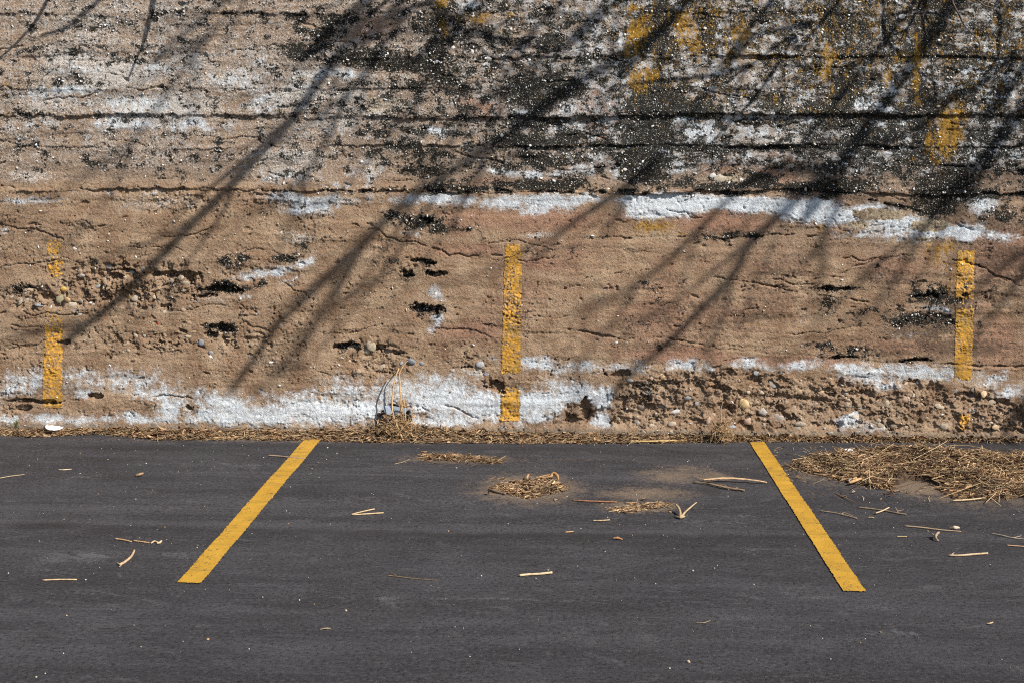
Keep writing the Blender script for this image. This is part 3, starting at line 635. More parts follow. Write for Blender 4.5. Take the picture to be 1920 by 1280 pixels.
grime = np.clip(0.26 + 0.5 * n_lo + 0.45 * n_str + 0.25 * sstep(400, 1300, PXg) * sstep(400, 300, PYg) + 0.28 * sstep(1100, 1800, PXg) * sstep(700, 660, PYg) - 0.5 * er * (PYg > 650), 0, 1)
Fc_ = Field(); Fc_.many([(1645,402,50,14,1.2),(1740,424,40,12,1.3),(1355,334,26,10,1),(1610,420,30,10,.8),(1300,345,20,10,.5),(810,150,40,20,.5),(720,195,60,30,.7),(700,310,50,30,.6),(930,60,50,16,.7),(1730,450,40,6,.7)])
cream = np.clip(Fc_.a + 0.3 * n_md, 0, 1) * (Fc_.a > 0.02)
white = white * (1 - 0.9 * sstep(0.5, 0.8, cream))
foot = sstep(799, 806, PYg + 6 * n_md) * (0.75 + 0.3 * n_md)
foot = np.clip(foot, 0, 1)
for a in (black, white, ochre):
    a *= (1 - 0.4 * far)

verts = np.stack([X, -h, Z], -1).reshape(-1, 3)
me = mesh_arrays("retaining_wall", verts, grid_faces(NX, NZ))
add_attr(me, "stain_a", np.stack([white, black, ochre], -1).reshape(-1, 3))
add_attr(me, "stain_b", np.stack([pink, aggr, foot], -1).reshape(-1, 3))
add_attr(me, "stain_c", np.stack([grey, grime, cream], -1).reshape(-1, 3))
smooth(me)
wall = obj("retaining_wall", me, M_WALL, label="weathered concrete retaining wall with flaking whitewash, black lichen and yellow painted stripes", category="wall")

def wall_h(x, z):                                        # relief of the wall at any point
    x = np.asarray(x, float); z = np.asarray(z, float)
    i = np.clip(np.searchsorted(xs, x) - 1, 0, NX - 2); j = np.clip(np.searchsorted(zs, z) - 1, 0, NZ - 2)
    fx = np.clip((x - xs[i]) / (xs[i + 1] - xs[i]), 0, 1); fz = np.clip((z - zs[j]) / (zs[j + 1] - zs[j]), 0, 1)
    return (h[j, i] * (1 - fx) + h[j, i + 1] * fx) * (1 - fz) + (h[j + 1, i] * (1 - fx) + h[j + 1, i + 1] * fx) * fz

# back of the wall and its coping, so that it has thickness
mb = MB()
mb.add(([(-16, 0.02, 3.395), (16, 0.02, 3.395), (16, 0.34, 3.395), (-16, 0.34, 3.395), (-16, 0.34, -0.06), (16, 0.34, -0.06)], [(0, 1, 2, 3), (3, 2, 5, 4)]))
obj("wall_top", mb.mesh("wall_top", False), M_WALL, wall)

# ---- yellow stripes painted on the wall: skins of paint that follow the relief
def stripe(corners, keep, seed, label):
    """corners: (left,right) px at a top row and at a bottom row"""
    (l0, r0, y0), (l1, r1, y1) = corners
    nu = int((r0 - l0) * SC / 0.0028) + 2; nv = int((y1 - y0) * SC / 0.0028)
    U, Vv = np.meshgrid(np.linspace(-0.08, 1.08, nu), np.linspace(0, 1, nv))
    py = y0 + (y1 - y0) * Vv; px = (l0 + (l1 - l0) * Vv) + U * ((r0 - l0) + ((r1 - l1) - (r0 - l0)) * Vv)
    gx = np.zeros_like(px); gz = np.zeros_like(px)
    a = (px - 960) / F_PX
    t = CAM_D / (CY + a * SY); gx = (-SY + a * CY) * t; gz = CAM_H - (py - HOR) / F_PX * t
    k = np.interp(py, [q[0] for q in keep], [q[1] for q in keep])
    noise = 0.45 * fbm(gx, gz, 16, 4, seed) + 0.40 * fbm(gx, gz, 70, 3, seed + 1)
    edge = np.minimum(U, 1 - U) * 12 + 0.5
    hh = wall_h(gx, gz)
    # paint misses the pits
    loc = hh - 0.25 * (wall_h(gx + .012, gz) + wall_h(gx - .012, gz) + wall_h(gx, gz + .012) + wall_h(gx, gz - .012))
    m = np.minimum(k, edge + 0.5 * noise) + noise * 1.35 + loc * 30
    f = grid_faces(nu, nv, True)
    ok = m.ravel() > 0.5
    f = f[ok[f].sum(1) >= 3]
    used = np.unique(f); remap = np.full(nu * nv, -1); remap[used] = np.arange(len(used))
    v = np.stack([gx, -(hh + 0.0022), gz], -1).reshape(-1, 3)[used]
    m_ = mesh_arrays("painted_stripe", v, remap[f]); smooth(m_)
    return obj("painted_stripe", m_, M_STRIPE, wall, label=label)
stripe(((91, 118, 450), (80, 118, 764)), [(450, .5), (468, .66), (480, .3), (496, .52), (516, .5), (526, .15), (545, .12), (560, .15), (580, .15), (592, .42), (610, .55), (640, .72), (668, 1.0), (752, 1.0), (764, .45)], 501, "faded yellow stripe broken by a patch of bare rubble")
stripe(((947, 979, 458), (937, 976, 788)), [(458, 1.1), (490, .95), (510, .55), (530, .75), (560, .7), (575, .75), (590, .6), (600, .85), (660, 1.05), (682, .8), (700, .5), (710, .12), (722, .25), (732, .6), (742, 1.2), (780, 1.1), (788, .6)], 511, "yellow stripe running down the middle of the wall")
stripe(((1795, 1828, 470), (1790, 1824, 713)), [(470, .95), (500, .9), (530, .75), (560, .6), (572, .25), (582, .7), (600, .95), (640, .85), (660, .7), (680, .85), (706, .9), (713, .45)], 521, "yellow stripe nearest the right edge, chipped at its foot")
stripe(((1796, 1820, 776), (1798, 1818, 803)), [(776, .5), (788, .85), (803, .4)], 531, "small leftover patch of yellow paint on the rubble")

# ---- stones set in the concrete
def stone_mesh(seed, nseg=10, nring=7):
    r = np.random.default_rng(seed)
    V = []; Fq = []
    ph = r.uniform(0, 6.28, 6); am = r.uniform(.03, .12, 6)
    for i in range(nring + 1):
        th = math.pi * i / nring
        for s in range(nseg):
            a = 2 * math.pi * s / nseg
            d = Vector((math.sin(th) * math.cos(a), math.sin(th) * math.sin(a), math.cos(th)))
            q = (1 - 0.16 * abs(math.sin(1.5 * a + ph[4])) - 0.10 * abs(math.cos(2.2 * th + ph[5]))) + am[0] * math.sin(2 * a + ph[0]) + am[1] * math.sin(3 * a + ph[1]) * math.sin(th) + am[2] * math.cos(2 * th + ph[2]) + am[3] * math.sin(a + 2 * th + ph[3])
            V.append(tuple(d * q))
    for i in range(nring):
        for s in range(nseg):
            a = i * nseg + s; b = i * nseg + (s + 1) % nseg
            Fq.append((a, a + nseg, b + nseg, b))
    m = bpy.data.meshes.new("stone"); m.from_pydata(V, [], Fq); m.update(); smooth(m); m.materials.append(M_STONE)
    return m
STONES = [stone_mesh(900 + i) for i in range(7)]
def stone(px, py, rx, ry, col, ang=0.0, out=0.35):
    x, z = W(px, py)
    o = obj("stone", STONES[random.randrange(7)], None, wall)
    hh = float(np.mean(wall_h([x, x, x, x + .012, x - .012], [z, z + .012, z - .012, z, z])))
    rx *= SC; ry *= SC
    o.location = (x, -(hh + min(rx, ry) * (out * .8 - 0.42)), z)
    o.scale = (rx, min(rx, ry) * 0.42, ry)
    o.rotation_euler = (random.uniform(-.3, .3), math.radians(-ang) + random.uniform(-.15, .15), random.uniform(-.3, .3))
    o.color = (*col, 1)
GREY = (.30, .31, .33); BLU = (.23, .25, .28); PALE = (.38, .32, .25); TAN = (.42, .31, .20); WHT = (.60, .60, .59); ORG = (.42, .22, .11); PNK = (.44, .32, .25); OLV = (.28, .26, .17)
for a in [(695,648,10,15,(.33,.28,.21),20,.6),(770,677,9,8,BLU,0,.7),(789,682,6,6,BLU),(752,680,5,6,GREY),(900,683,9,8,GREY,0,.7),(912,702,6,4,BLU),(377,642,8,8,BLU,0,.6),(1693,30,9,6,WHT,15,.7),(940,254,5,5,WHT),(819,115,4,5,WHT),
          (850,89,6,4,WHT),(915,110,9,5,WHT),(885,98,4,5,WHT),(1395,757,12,10,(.62,.46,.25),0,.9),(1268,772,12,5,WHT,0,.8),(1241,704,7,6,(.55,.40,.22)),(1223,707,6,6,PNK),(1336,720,7,4,ORG),(1288,745,8,5,GREY,0,.7),(1308,757,6,5,GREY),
          (1328,788,6,8,PNK,0,.8),(1402,788,12,9,(.60,.44,.33),-35,.9),(1845,738,7,9,(.56,.42,.28),0,.9),(1762,762,13,6,PALE,-20,.8),(1865,799,10,6,TAN,0,.8),(1804,742,6,6,TAN),(1825,741,10,8,(.12,.10,.11),0,.6),(1855,783,6,4,ORG),
          (1825,768,11,4,GREY,8,.6),(140,466,5,5,WHT),(267,505,7,6,(.40,.38,.30)),(252,560,10,8,PALE,0,.9),(240,560,5,9,(.42,.30,.14),0,.8),(110,562,9,9,OLV,30,.8),(126,563,8,6,(.45,.30,.16),-40,.8),(140,582,5,3,BLU),(118,543,7,6,(.60,.38,.08),0,.8),
          (338,522,7,7,PALE,0,.9),(347,532,8,6,PALE,0,.9),(320,528,5,5,PALE,0,.9),(345,545,7,4,PALE),(280,511,5,5,TAN),(38,566,5,8,PALE,-20,.8),(75,572,10,4,GREY,0,.7),(150,565,8,5,PALE,-20,.7),(296,608,3,4,(.35,.06,.04)),
          (254,631,5,5,PALE),(270,628,4,5,(.40,.42,.36)),(355,631,9,4,PALE),(362,622,9,3,TAN),(1390,338,4,5,WHT),(1352,336,20,11,(.36,.32,.26),0,.3),(1338,330,9,6,(.45,.46,.46),0,.3),(1410,241,6,7,GREY),(1590,47,3,3,WHT),(1762,75,4,3,WHT),
          (1660,24,3,3,WHT),(1408,6,7,3,GREY),(1870,282,4,4,WHT),(1797,374,5,4,GREY),(1668,356,3,3,WHT),(1420,700,9,5,GREY,0,.6),(1430,770,13,10,(.36,.33,.30),-25,.3),(1460,785,16,9,(.34,.30,.26),-30,.2),(1540,735,8,6,TAN),
          (1372,800,8,5,GREY),(1260,794,9,6,PALE,0,.6),(1497,735,9,6,TAN),(1662,757,9,7,PALE),(1700,748,10,7,PNK),(1770,800,10,7,PALE),(1500,795,12,7,PALE),(1880,775,8,6,TAN),(1590,760,8,6,PALE),(40,764,14,5,(.30,.22,.16),-10,.8),
          (560,478,3,3,WHT),(527,437,4,4,WHT),(508,678,5,3,WHT),(395,668,4,3,WHT),(1172,318,5,4,WHT),(1320,375,0.5,0.5,WHT),(600,744,5,6,TAN),(1156,642,5,3,WHT),(1175,643,4,4,PALE)]:
    stone(*a)
for k in range(150):                                     # rubble of the eroded patches
    zone = random.choice([(130,360,500,590)] * 4 + [(20,130,535,585)] + [(1170,1900,710,812)] * 9 + [(640,740,640,700)] + [(380,560,600,680)] + [(200,340,620,660)])
    px = random.uniform(zone[0], zone[1]); py = random.uniform(zone[2], zone[3])
    r0 = random.choice([3, 3.5, 4, 4.5, 5, 6, 7.5])
    c = random.choice([(.42,.36,.28), (.40,.31,.22), (.44,.35,.27), (.38,.31,.23), (.33,.27,.2), (.30,.25,.2), (.34,.33,.32), (.46,.40,.32)])
    stone(px, py, r0 * random.uniform(.8, 1.5), r0 * random.uniform(.6, 1.0), c, random.uniform(-40, 30), random.uniform(.2, .55))

# ---- pea gravel showing through the surface: thousands of small pebbles, one part
def ico():
    t = (1 + 5 ** .5) / 2
    v = np.array([(-1, t, 0), (1, t, 0), (-1, -t, 0), (1, -t, 0), (0, -1, t), (0, 1, t), (0, -1, -t), (0, 1, -t), (t, 0, -1), (t, 0, 1), (-t, 0, -1), (-t, 0, 1)], np.float32)
    f = np.array([(0,11,5),(0,5,1),(0,1,7),(0,7,10),(0,10,11),(1,5,9),(5,11,4),(11,10,2),(10,7,6),(7,1,8),(3,9,4),(3,4,2),(3,2,6),(3,6,8),(3,8,9),(4,9,5),(2,4,11),(6,2,10),(8,6,7),(9,8,1)], np.int32)
    return v / np.linalg.norm(v[0]), f
ICO_V, ICO_F = ico()
def pebbles(C, S, cols, name):
    n = len(C)
    ang = rng.uniform(0, 6.28, n)
    v = ICO_V[None] * (1 + 0.7 * (rng.random((n, 12, 1)) - .5))
    v = v * S[:, None, :]
    c, s = np.cos(ang)[:, None], np.sin(ang)[:, None]
    return v, c, s, ICO_F[None] + (np.arange(n) * 12)[:, None, None], np.repeat(cols, 12, 0)
prob = (0.3 + 0.9 * sstep(-.1, .35, n_md + .5 * n_lo)) * (0.05 + 0.8 * sstep(.3, .8, black) + 0.35 * aggr * (PYg < 370) + 0.10 * er) * (1 - 0.8 * np.clip(pink - .3, 0, 1)) * (1 - np.clip(white - .4, 0, .6))
N = 6500
cand_i = rng.integers(0, NX, N * 8); cand_j = rng.integers(0, NZ, N * 8)
inside = (xs[cand_i] > -3.7) & (xs[cand_i] < 3.0) & (zs[cand_j] < 2.7) & (zs[cand_j] > 0.03)
keep = inside & (rng.random(N * 8) < prob[cand_j, cand_i])
ci = cand_i[keep][:N]; cj = cand_j[keep][:N]
n = len(ci)
r0 = np.clip(rng.lognormal(math.log(0.0030), 0.45, n), 0.0013, 0.008)
S = np.stack([r0 * rng.uniform(.9, 1.6, n), r0 * .8, r0 * rng.uniform(.7, 1.0, n)], -1).astype(np.float32)
pal = np.array([(.72,.72,.70),(.60,.60,.58),(.52,.48,.43),(.45,.39,.32),(.42,.44,.47),(.60,.53,.42),(.38,.29,.2),(.78,.79,.80)], np.float32)
cols = pal[rng.integers(0, len(pal), n)] * rng.uniform(.8, 1.05, (n, 1)).astype(np.float32)
v, c_, s_, f, cv = pebbles(ci, S, cols, "p")
cx = xs[ci] + rng.uniform(-.002, .002, n); cz = zs[cj] + rng.uniform(-.002, .002, n)
px_ = v[..., 0] * c_ - v[..., 2] * s_; pz_ = v[..., 0] * s_ + v[..., 2] * c_
hh = h[cj, ci]
V = np.stack([px_ + cx[:, None], v[..., 1] - (hh + r0 * .15)[:, None], pz_ + cz[:, None]], -1).reshape(-1, 3)
me = mesh_arrays("pea_gravel", V, f.reshape(-1, 3)); add_attr(me, "tint", cv); smooth(me)
obj("pea_gravel", me, M_LITTER, wall, kind="stuff")

# ================================================================== THE GROUND
gx = axis(-150, 150, -3.9, 3.3, 0.015); gy = axis(-150, 0.30, -3.7, 0.06, 0.015)
GX, GY = np.meshgrid(gx, gy); GX = GX.astype(np.float32); GY = GY.astype(np.float32)
GWX = GX + 0.05 * fbm(GX, GY, 6, 3, 610); GWY = GY + 0.04 * fbm(GX, GY, 8, 3, 611)
def gfield(rows):
    a = np.zeros(GX.shape, np.float32)
    for (px, py, rx, ry, k) in rows:
        c = G(px, py); sx = rx * gscale(py); e = G(px, py - ry); sy = abs(e[1] - c[1])
        r = np.sqrt(((GWX - c[0]) / sx) ** 2 + ((GWY - c[1]) / sy) ** 2)
        a = np.maximum(a, k * np.clip(1.22 - 0.76 * r, 0, 1))
    return a
gn = fbm(GX * 0.4, GY * 1.6, 4, 5, 620); gn2 = fbm(GX, GY, 14, 4, 621)
dust = gfield([(860,860,110,9,.7),(990,915,100,26,.9),(1050,918,40,16,.6),(1210,925,100,14,.7),(1200,950,80,10,.75),(1260,892,70,16,.65),(1290,880,70,10,.55),(1330,892,60,12,.6),(1720,912,60,16,1),(1600,885,130,26,.7),(1800,900,150,40,.8),
               (920,935,80,12,.25),(1060,860,120,4,.3),(700,940,120,10,.15),(1500,820,600,6,.5),(500,826,500,5,.4),(300,1015,40,4,.25),(1550,875,80,12,.7)])
scuff = gfield([(120,1050,120,16,.45),(180,1042,50,4,.8),(60,1065,60,10,.6),(330,1035,60,6,.5),(600,1040,80,8,.4),(860,1110,90,10,.35),(1090,1175,60,16,.5),(1120,1170,40,8,.6),(1300,975,90,6,.6),(1380,968,60,4,.6),(1440,1028,60,6,.55),
                (500,880,200,8,.3),(700,935,300,8,.35),(900,1123,900,2.5,.5),(250,940,240,6,.3),(1650,1180,60,20,.45),(1580,1150,120,16,.3),(420,1055,80,5,.45),(1100,965,200,6,.3),(1500,1115,100,6,.3),(150,890,60,5,.35)])
dark = gfield([(960,1003,980,7,.7),(80,985,90,10,.8),(200,995,60,8,.7),(1650,935,90,10,.6),(1500,1008,300,6,.7),(1700,838,300,10,.7),(250,836,240,8,.6),(900,838,500,8,.6),(600,1165,500,14,.35),(1850,830,90,10,.8)])  # dark bands and tar; the last patch paints shade at the wall's right
gz = 0.004 * fbm(GX, GY, 0.9, 3, 630) + 0.0012 * fbm(GX, GY, 14, 3, 631)
near = sstep(14, 6, np.hypot(GX, GY))
gz = gz * near
V = np.stack([GX, GY, gz], -1).reshape(-1, 3)
me = mesh_arrays("asphalt", V, grid_faces(len(gx), len(gy)))
st = np.stack([np.clip(dust + .25 * gn2 * (dust > .05), 0, 1), np.clip(scuff + .5 * gn * (scuff > 0.02) + 0.35 * np.clip(gn - .15, 0, 1), 0, 1), np.clip(dark + .3 * gn, 0, 1) * near], -1)
add_attr(me, "ground_stain_shade", st.reshape(-1, 3)); smooth(me)
asphalt = obj("asphalt", me, M_ASPH, kind="structure")
def ground_z(x, y):
    x = np.asarray(x, float); y = np.asarray(y, float)
    i = np.clip(np.searchsorted(gx, x), 0, len(gx) - 1); j = np.clip(np.searchsorted(gy, y), 0, len(gy) - 1)
    return gz[j, i]

# terrace above the wall
tx = np.linspace(-16, 16, 90); ty = np.linspace(0.34, 14, 50)
TX, TY = np.meshgrid(tx, ty)
TZ = 3.37 + 0.06 * fbm(TX, TY, 0.8, 4, 640) + 0.10 * (TY - 0.34) * 0.4
me = mesh_arrays("bank", np.stack([TX, TY, TZ], -1).reshape(-1, 3), grid_faces(90, 50)); smooth(me)
obj("bank", me, M_EARTH, kind="structure")

# ---- parking lines
def parking_line(a0, a1, b0, b1, label, seed):
    """left and right ends at the wall (a) and at the near end (b)"""
    A0, A1, B0, B1 = [Vector(G(*p)) for p in (a0, a1, b0, b1)]
    nu, nv = 36, 560
    U, Vv = np.meshgrid(np.linspace(0, 1, nu), np.linspace(0, 1, nv))
    L = np.array(A0)[None, None] * (1 - Vv[..., None]) + np.array(B0)[None, None] * Vv[..., None]
    R = np.array(A1)[None, None] * (1 - Vv[..., None]) + np.array(B1)[None, None] * Vv[..., None]
    P = L + (R - L) * U[..., None]
    wob = 0.006 * fbm(Vv * 3, np.full_like(Vv, seed), 2.0, 3, seed) + 0.0022 * fbm(Vv * 3, U * 0 + np.round(U), 40, 2, seed + 3)
    P[..., 0] += wob * (1.0) + 0.0015 * fbm(P[..., 0], P[..., 1], 60, 2, seed)
    P[..., 1] += 0.004 * fbm(P[..., 0], P[..., 1], 30, 2, seed + 7) * ((Vv == 0) | (Vv == 1))
    P[..., 2] = ground_z(P[..., 0], P[..., 1]) + 0.0045
    e_ = np.minimum(np.minimum(U, 1 - U) * 0.1, np.minimum(Vv, 1 - Vv) * 1.9)
    chip = e_ + 0.0045 * fbm(P[..., 0], P[..., 1], 90, 3, seed + 21) - 0.0012 + 0.05 * np.clip(0.42 - fbm(P[..., 0], P[..., 1], 30, 4, seed + 22), -1, 0)
    fl = grid_faces(nu, nv, True); okc = chip.ravel() > 0; fl = fl[okc[fl].sum(1) >= 3]
    m = mesh_arrays("parking_line", P.reshape(-1, 3), fl); smooth(m)
    return obj("parking_line", m, M_LINE, asphalt, label=label)
parking_line((572, 823), (604, 823), (330, 1093), (377, 1094), "yellow parking line slanting down to the left", 41)
parking_line((1405, 829), (1434, 829), (1580, 1109), (1625, 1110), "yellow parking line slanting down to the right", 47)

# ================================================================== LITTER
def straws(C, D, L, R, bend, cols):
    """three-sided bent straws; C centre, D unit direction"""
    n = len(C)
    up = np.array((0, 0, 1.0))
    side = np.cross(D, up); side /= np.linalg.norm(side, axis=1, keepdims=True) + 1e-9
    nor = np.cross(side, D)
    V = np.zeros((n, 9, 3), np.float32)
    for k, t in enumerate((-.5, 0.05, .5)):
        base = C + D * (L * t)[:, None] + side * (bend * (0.25 - t * t) * L)[:, None] + nor * (np.abs(bend) * 0.5 * (0.25 - t * t) * L)[:, None]
        rr = R * (1.0 if k == 1 else 0.75)
        for q in range(3):
            a = 2 * math.pi * q / 3 + 0.5
            V[:, k * 3 + q] = base + side * (rr * math.cos(a))[:, None] + nor * (rr * math.sin(a))[:, None]
    f = []
    for k in range(2):
        for q in range(3):
            f.append((k * 3 + q, k * 3 + (q + 1) % 3, k * 3 + 3 + (q + 1) % 3, k * 3 + 3 + q))
    F = np.array(f)[None] + (np.arange(n) * 9)[:, None, None]
    return V.reshape(-1, 3), F.reshape(-1, 4), np.repeat(cols, 9, 0)
def leaves(C, D, L, Wd, curl, cols):
    n = len(C)
    up = np.array((0, 0, 1.0)) + 0.8 * (rng.random((n, 3)) - .5)
    side = np.cross(D, up); side /= np.linalg.norm(side, axis=1, keepdims=True) + 1e-9
    nor = np.cross(side, D)
    V = np.zeros((n, 9, 3), np.float32)
    for k, t in enumerate((-.5, 0.0, .5)):
        for q, u in enumerate((-.5, 0, .5)):
            w = Wd * (1.0 if k == 1 else 0.45)
            V[:, k * 3 + q] = C + D * (L * t)[:, None] + side * (w * u)[:, None] + nor * ((np.abs(u) * 2 * curl * w * 0.8) + curl * L * t * t)[:, None]
    f = [(k * 3 + q, k * 3 + q + 1, k * 3 + q + 4, k * 3 + q + 3) for k in range(2) for q in range(2)]
    F = np.array(f)[None] + (np.arange(n) * 9)[:, None, None]
    return V.reshape(-1, 3), F.reshape(-1, 4), np.repeat(cols, 9, 0)
def join(parts):
    o = 0; VV = []; FF = []; CC = []
    for v, f, c in parts:
        VV.append(v); FF.append(f + o); CC.append(c); o += len(v)
    return np.concatenate(VV), np.concatenate(FF), np.concatenate(CC)
STRAW = np.array([(.54,.40,.23),(.44,.30,.16),(.34,.22,.12),(.22,.13,.075),(.13,.078,.045),(.60,.47,.29),(.28,.19,.12),(.075,.048,.03),(.48,.36,.22),(.17,.10,.06)], np.float32)
LEAF = np.array([(.28,.16,.08),(.40,.25,.13),(.17,.10,.055),(.09,.055,.034),(.50,.34,.19),(.20,.14,.09),(.34,.24,.15)], np.float32)
def pick(pal, n, p=None):
    return 0.95 * pal[rng.choice(len(pal), n, p=p)] * rng.uniform(.75, 1.15, (n, 1)).astype(np.float32)
def dirs(n, spread=1.0, tilt=0.2, base=0.0):
    a = base + rng.normal(0, spread, n)
    d = np.stack([np.cos(a), np.sin(a), rng.normal(0, tilt, n)], -1)
    return d / np.linalg.norm(d, axis=1, keepdims=True)

# ---- the drift along the foot of the wall
fx_ = np.array([0,60,180,230,300,400,600,760,900,1100,1300,1500,1700,1920]); fy_ = np.array([815,821,813,817,824,825,826,830,831,831,829,827,829,827])
ty_x = np.array([0,200,400,600,700,745,770,830,900,1100,1350,1500,1900]); ty_y = np.array([803,801,800,801,797,786,783,793,802,809,812,813,819])
pfx = np.array([G(a, b)[:2] for a, b in zip(fx_, fy_)])
ptx = np.array([W(a, b) for a, b in zip(ty_x, ty_y)])
def front(x): return np.interp(x, pfx[:, 0], pfx[:, 1]) + 0.02 * pnoise(x * 5, x * 0 + 3.3, 8) + 0.012 * pnoise(x * 19, x * 0 + 1.3, 9)
def crest(x): return np.maximum(0.8 * np.interp(x, ptx[:, 0], ptx[:, 1]) + 0.008 * pnoise(x * 9, x * 0 + 7.1, 12), 0.012)
bx = np.arange(-9, 8, 0.02); bt = np.linspace(0, 1, 9)
BX, BT = np.meshgrid(bx, bt)
BYf = front(BX); BZc = crest(BX) * 0.75
BY = BYf * (1 - BT) + 0.05 * BT
BZ = BZc * sstep(0, 1, BT * 1.15) * (1 + .25 * fbm(BX, BT, 25, 3, 14)) + 0.002
bed_v = np.stack([BX, BY, BZ], -1).reshape(-1, 3); bed_f = grid_faces(len(bx), 9)
bed_c = np.repeat(np.array([(.075, .052, .035)], np.float32), len(bed_v), 0) * (1 + 0.5 * rng.random((len(bed_v), 1)).astype(np.float32))
def drift_pts(n, lo=-5.2, hi=4.4):
    x = rng.uniform(lo, hi, n); u = rng.beta(1.1, 1.4, n)
    y = front(x) * (1 - u) + (-0.015) * u
    z = crest(x) * sstep(0, 1, u * 1.1) * rng.uniform(.55, 1.1, n) + .004
    return np.stack([x, y, z], -1)
n1, n2 = 11000, 6800
P1 = drift_pts(n1); P2 = drift_pts(n2)
parts = [(bed_v, bed_f, bed_c),
         straws(P1, dirs(n1, .85, .28), rng.lognormal(math.log(.042), .55, n1), rng.uniform(.0007, .0022, n1), rng.normal(0, .35, n1), pick(STRAW, n1)),
         leaves(P2, dirs(n2, .8, .3), rng.uniform(.018, .055, n2), rng.uniform(.006, .018, n2), rng.normal(0, .5, n2), pick(LEAF, n2))]
V, Fc, C = join(parts)
me = mesh_arrays("leaf_litter", V, Fc); add_attr(me, "tint", C)
obj("leaf_litter", me, M_LITTER, label="drift of dry leaves and straw along the foot of the wall", category="leaf litter", kind="stuff")

# ---- heaps of straw on the asphalt
def in_poly(px, py, poly):
    x, y = px, py; c = np.zeros(x.shape, bool); j = len(poly) - 1
    for i in range(len(poly)):
        xi, yi = poly[i]; xj, yj = poly[j]
        c ^= ((yi > y) != (yj > y)) & (x < (xj - xi) * (y - yi) / (yj - yi + 1e-12) + xi)
        j = i
    return c
def heap(name, poly_px, hmax, n_straw, n_leaf, label, holes=(), slen=.05, spread=.6, base=0.0, mound=True, srad=(.0008, .002), ang_w=None):
    poly = [G(*p)[:2] for p in poly_px]
    xs_ = [p[0] for p in poly]; ys_ = [p[1] for p in poly]
    x0, x1, y0, y1 = min(xs_), max(xs_), min(ys_), max(ys_)
    hp = [[G(*p)[:2] for p in q] for q in holes]
    seg = np.array(poly); seg2 = np.roll(seg, -1, 0)
    def edge_d(x, y):
        best = np.full(x.shape, 9.0)
        for a, b in zip(seg, seg2):
            v = b - a; t = np.clip(((x - a[0]) * v[0] + (y - a[1]) * v[1]) / (v @ v + 1e-9), 0, 1)
            best = np.minimum(best, np.hypot(x - a[0] - t * v[0], y - a[1] - t * v[1]))
        return best
    half = 0.5 * min(x1 - x0, y1 - y0)
    def prof(x, y):
        wx = x + 0.03 * pnoise(x * 9, y * 9, 31); wy = y + 0.03 * pnoise(x * 9, y * 9, 32)
        ins = in_poly(wx, wy, poly)
        for q in hp: ins &= ~in_poly(wx, wy, q)
        hgt = hmax * np.clip(edge_d(wx, wy) / (half * .8), 0, 1) ** .8 * (0.65 + 0.7 * (fbm(x, y, 3.5, 3, 77) + .35))
        return ins, np.maximum(hgt, 0) * ins
    def pts(n, sprawl=0.02):
        x = rng.uniform(x0 - .03, x1 + .03, n * 7); y = rng.uniform(y0 - .03, y1 + .03, n * 7)
        ins, hh_ = prof(x, y)
        dens = rng.random(n * 7) < (0.35 + 0.65 * np.clip(0.6 + 1.2 * fbm(x, y, 7, 3, 78), 0, 1))
        k = np.where((ins & dens) | (rng.random(n * 7) < 0.012))[0][:n]
        return np.stack([x[k], y[k], ground_z(x[k], y[k]) + hh_[k] * rng.uniform(.75, 1.08, len(k)) + .003], -1)
    parts = []
    if mound:
        mx = np.arange(x0 - .05, x1 + .05, .014); my = np.arange(y0 - .05, y1 + .05, .014)
        MX, MY = np.meshgrid(mx, my); ins, MH = prof(MX, MY)
        MZ = ground_z(MX, MY) + np.where(ins, MH * .85 + 0.003, -0.004)
        v = np.stack([MX, MY, MZ], -1).reshape(-1, 3); f = grid_faces(len(mx), len(my))
        ok = ins.ravel(); f = f[ok[f].any(1)]
        used = np.unique(f); rm = np.full(len(v), -1); rm[used] = np.arange(len(used))
        c = np.repeat(np.array([(.06, .04, .026)], np.float32), len(used), 0) * rng.uniform(.6, 1.3, (len(used), 1)).astype(np.float32)
        parts.append((v[used], rm[f], c))
    a = pts(n_straw); b = pts(n_leaf)
    da = dirs(len(a), spread, .26, base)
    cl = lambda q: (0.72 + 0.9 * np.clip(fbm(q[:, 0], q[:, 1], 6, 3, 88) + 0.12, -.45, .6))[:, None].astype(np.float32)
    parts.append(straws(a, da, rng.lognormal(math.log(slen), .6, len(a)), rng.uniform(srad[0], srad[1], len(a)), rng.normal(0, .45, len(a)), 1.3 * pick(STRAW, len(a)) * cl(a)))
    if len(b): parts.append(leaves(b, dirs(len(b), .9, .2), rng.uniform(.012, .042, len(b)), rng.uniform(.004, .014, len(b)), rng.normal(0, .6, len(b)), 1.3 * pick(LEAF, len(b)) * cl(b)))
    V, Fc, C = join(parts)
    o0 = np.array([V[:, 0].mean(), V[:, 1].mean(), 0])
    me = mesh_arrays(name, V - o0, Fc); add_attr(me, "tint", C)
    o = obj(name, me, M_LITTER, label=label, category="straw heap", kind="stuff"); o.location = o0
    return o
heap("straw_heap", [(1476,876),(1520,856),(1600,850),(1660,842),(1720,843),(1800,852),(1920,858),(2120,862),(2160,900),(2080,925),(1960,930),(1900,934),(1850,937),(1790,934),(1755,918),(1700,926),(1640,914),(1560,896),(1495,884)], .10, 10500, 6500,
     "largest heap of dry straw and leaves, right of the slanting line", holes=[[(1672,908),(1700,900),(1745,901),(1765,912),(1772,932),(1700,934)]], slen=.055, spread=1.1, srad=(.0008, .0024))
heap("straw_heap", [(918,918),(935,908),(985,904),(1010,899),(1040,900),(1058,910),(1060,920),(1020,928),(995,935),(960,930),(945,922)], .012, 800, 700, "small heap of chaff topped by curled bark, mid asphalt", slen=.03, spread=1.0, srad=(.0008, .0018))
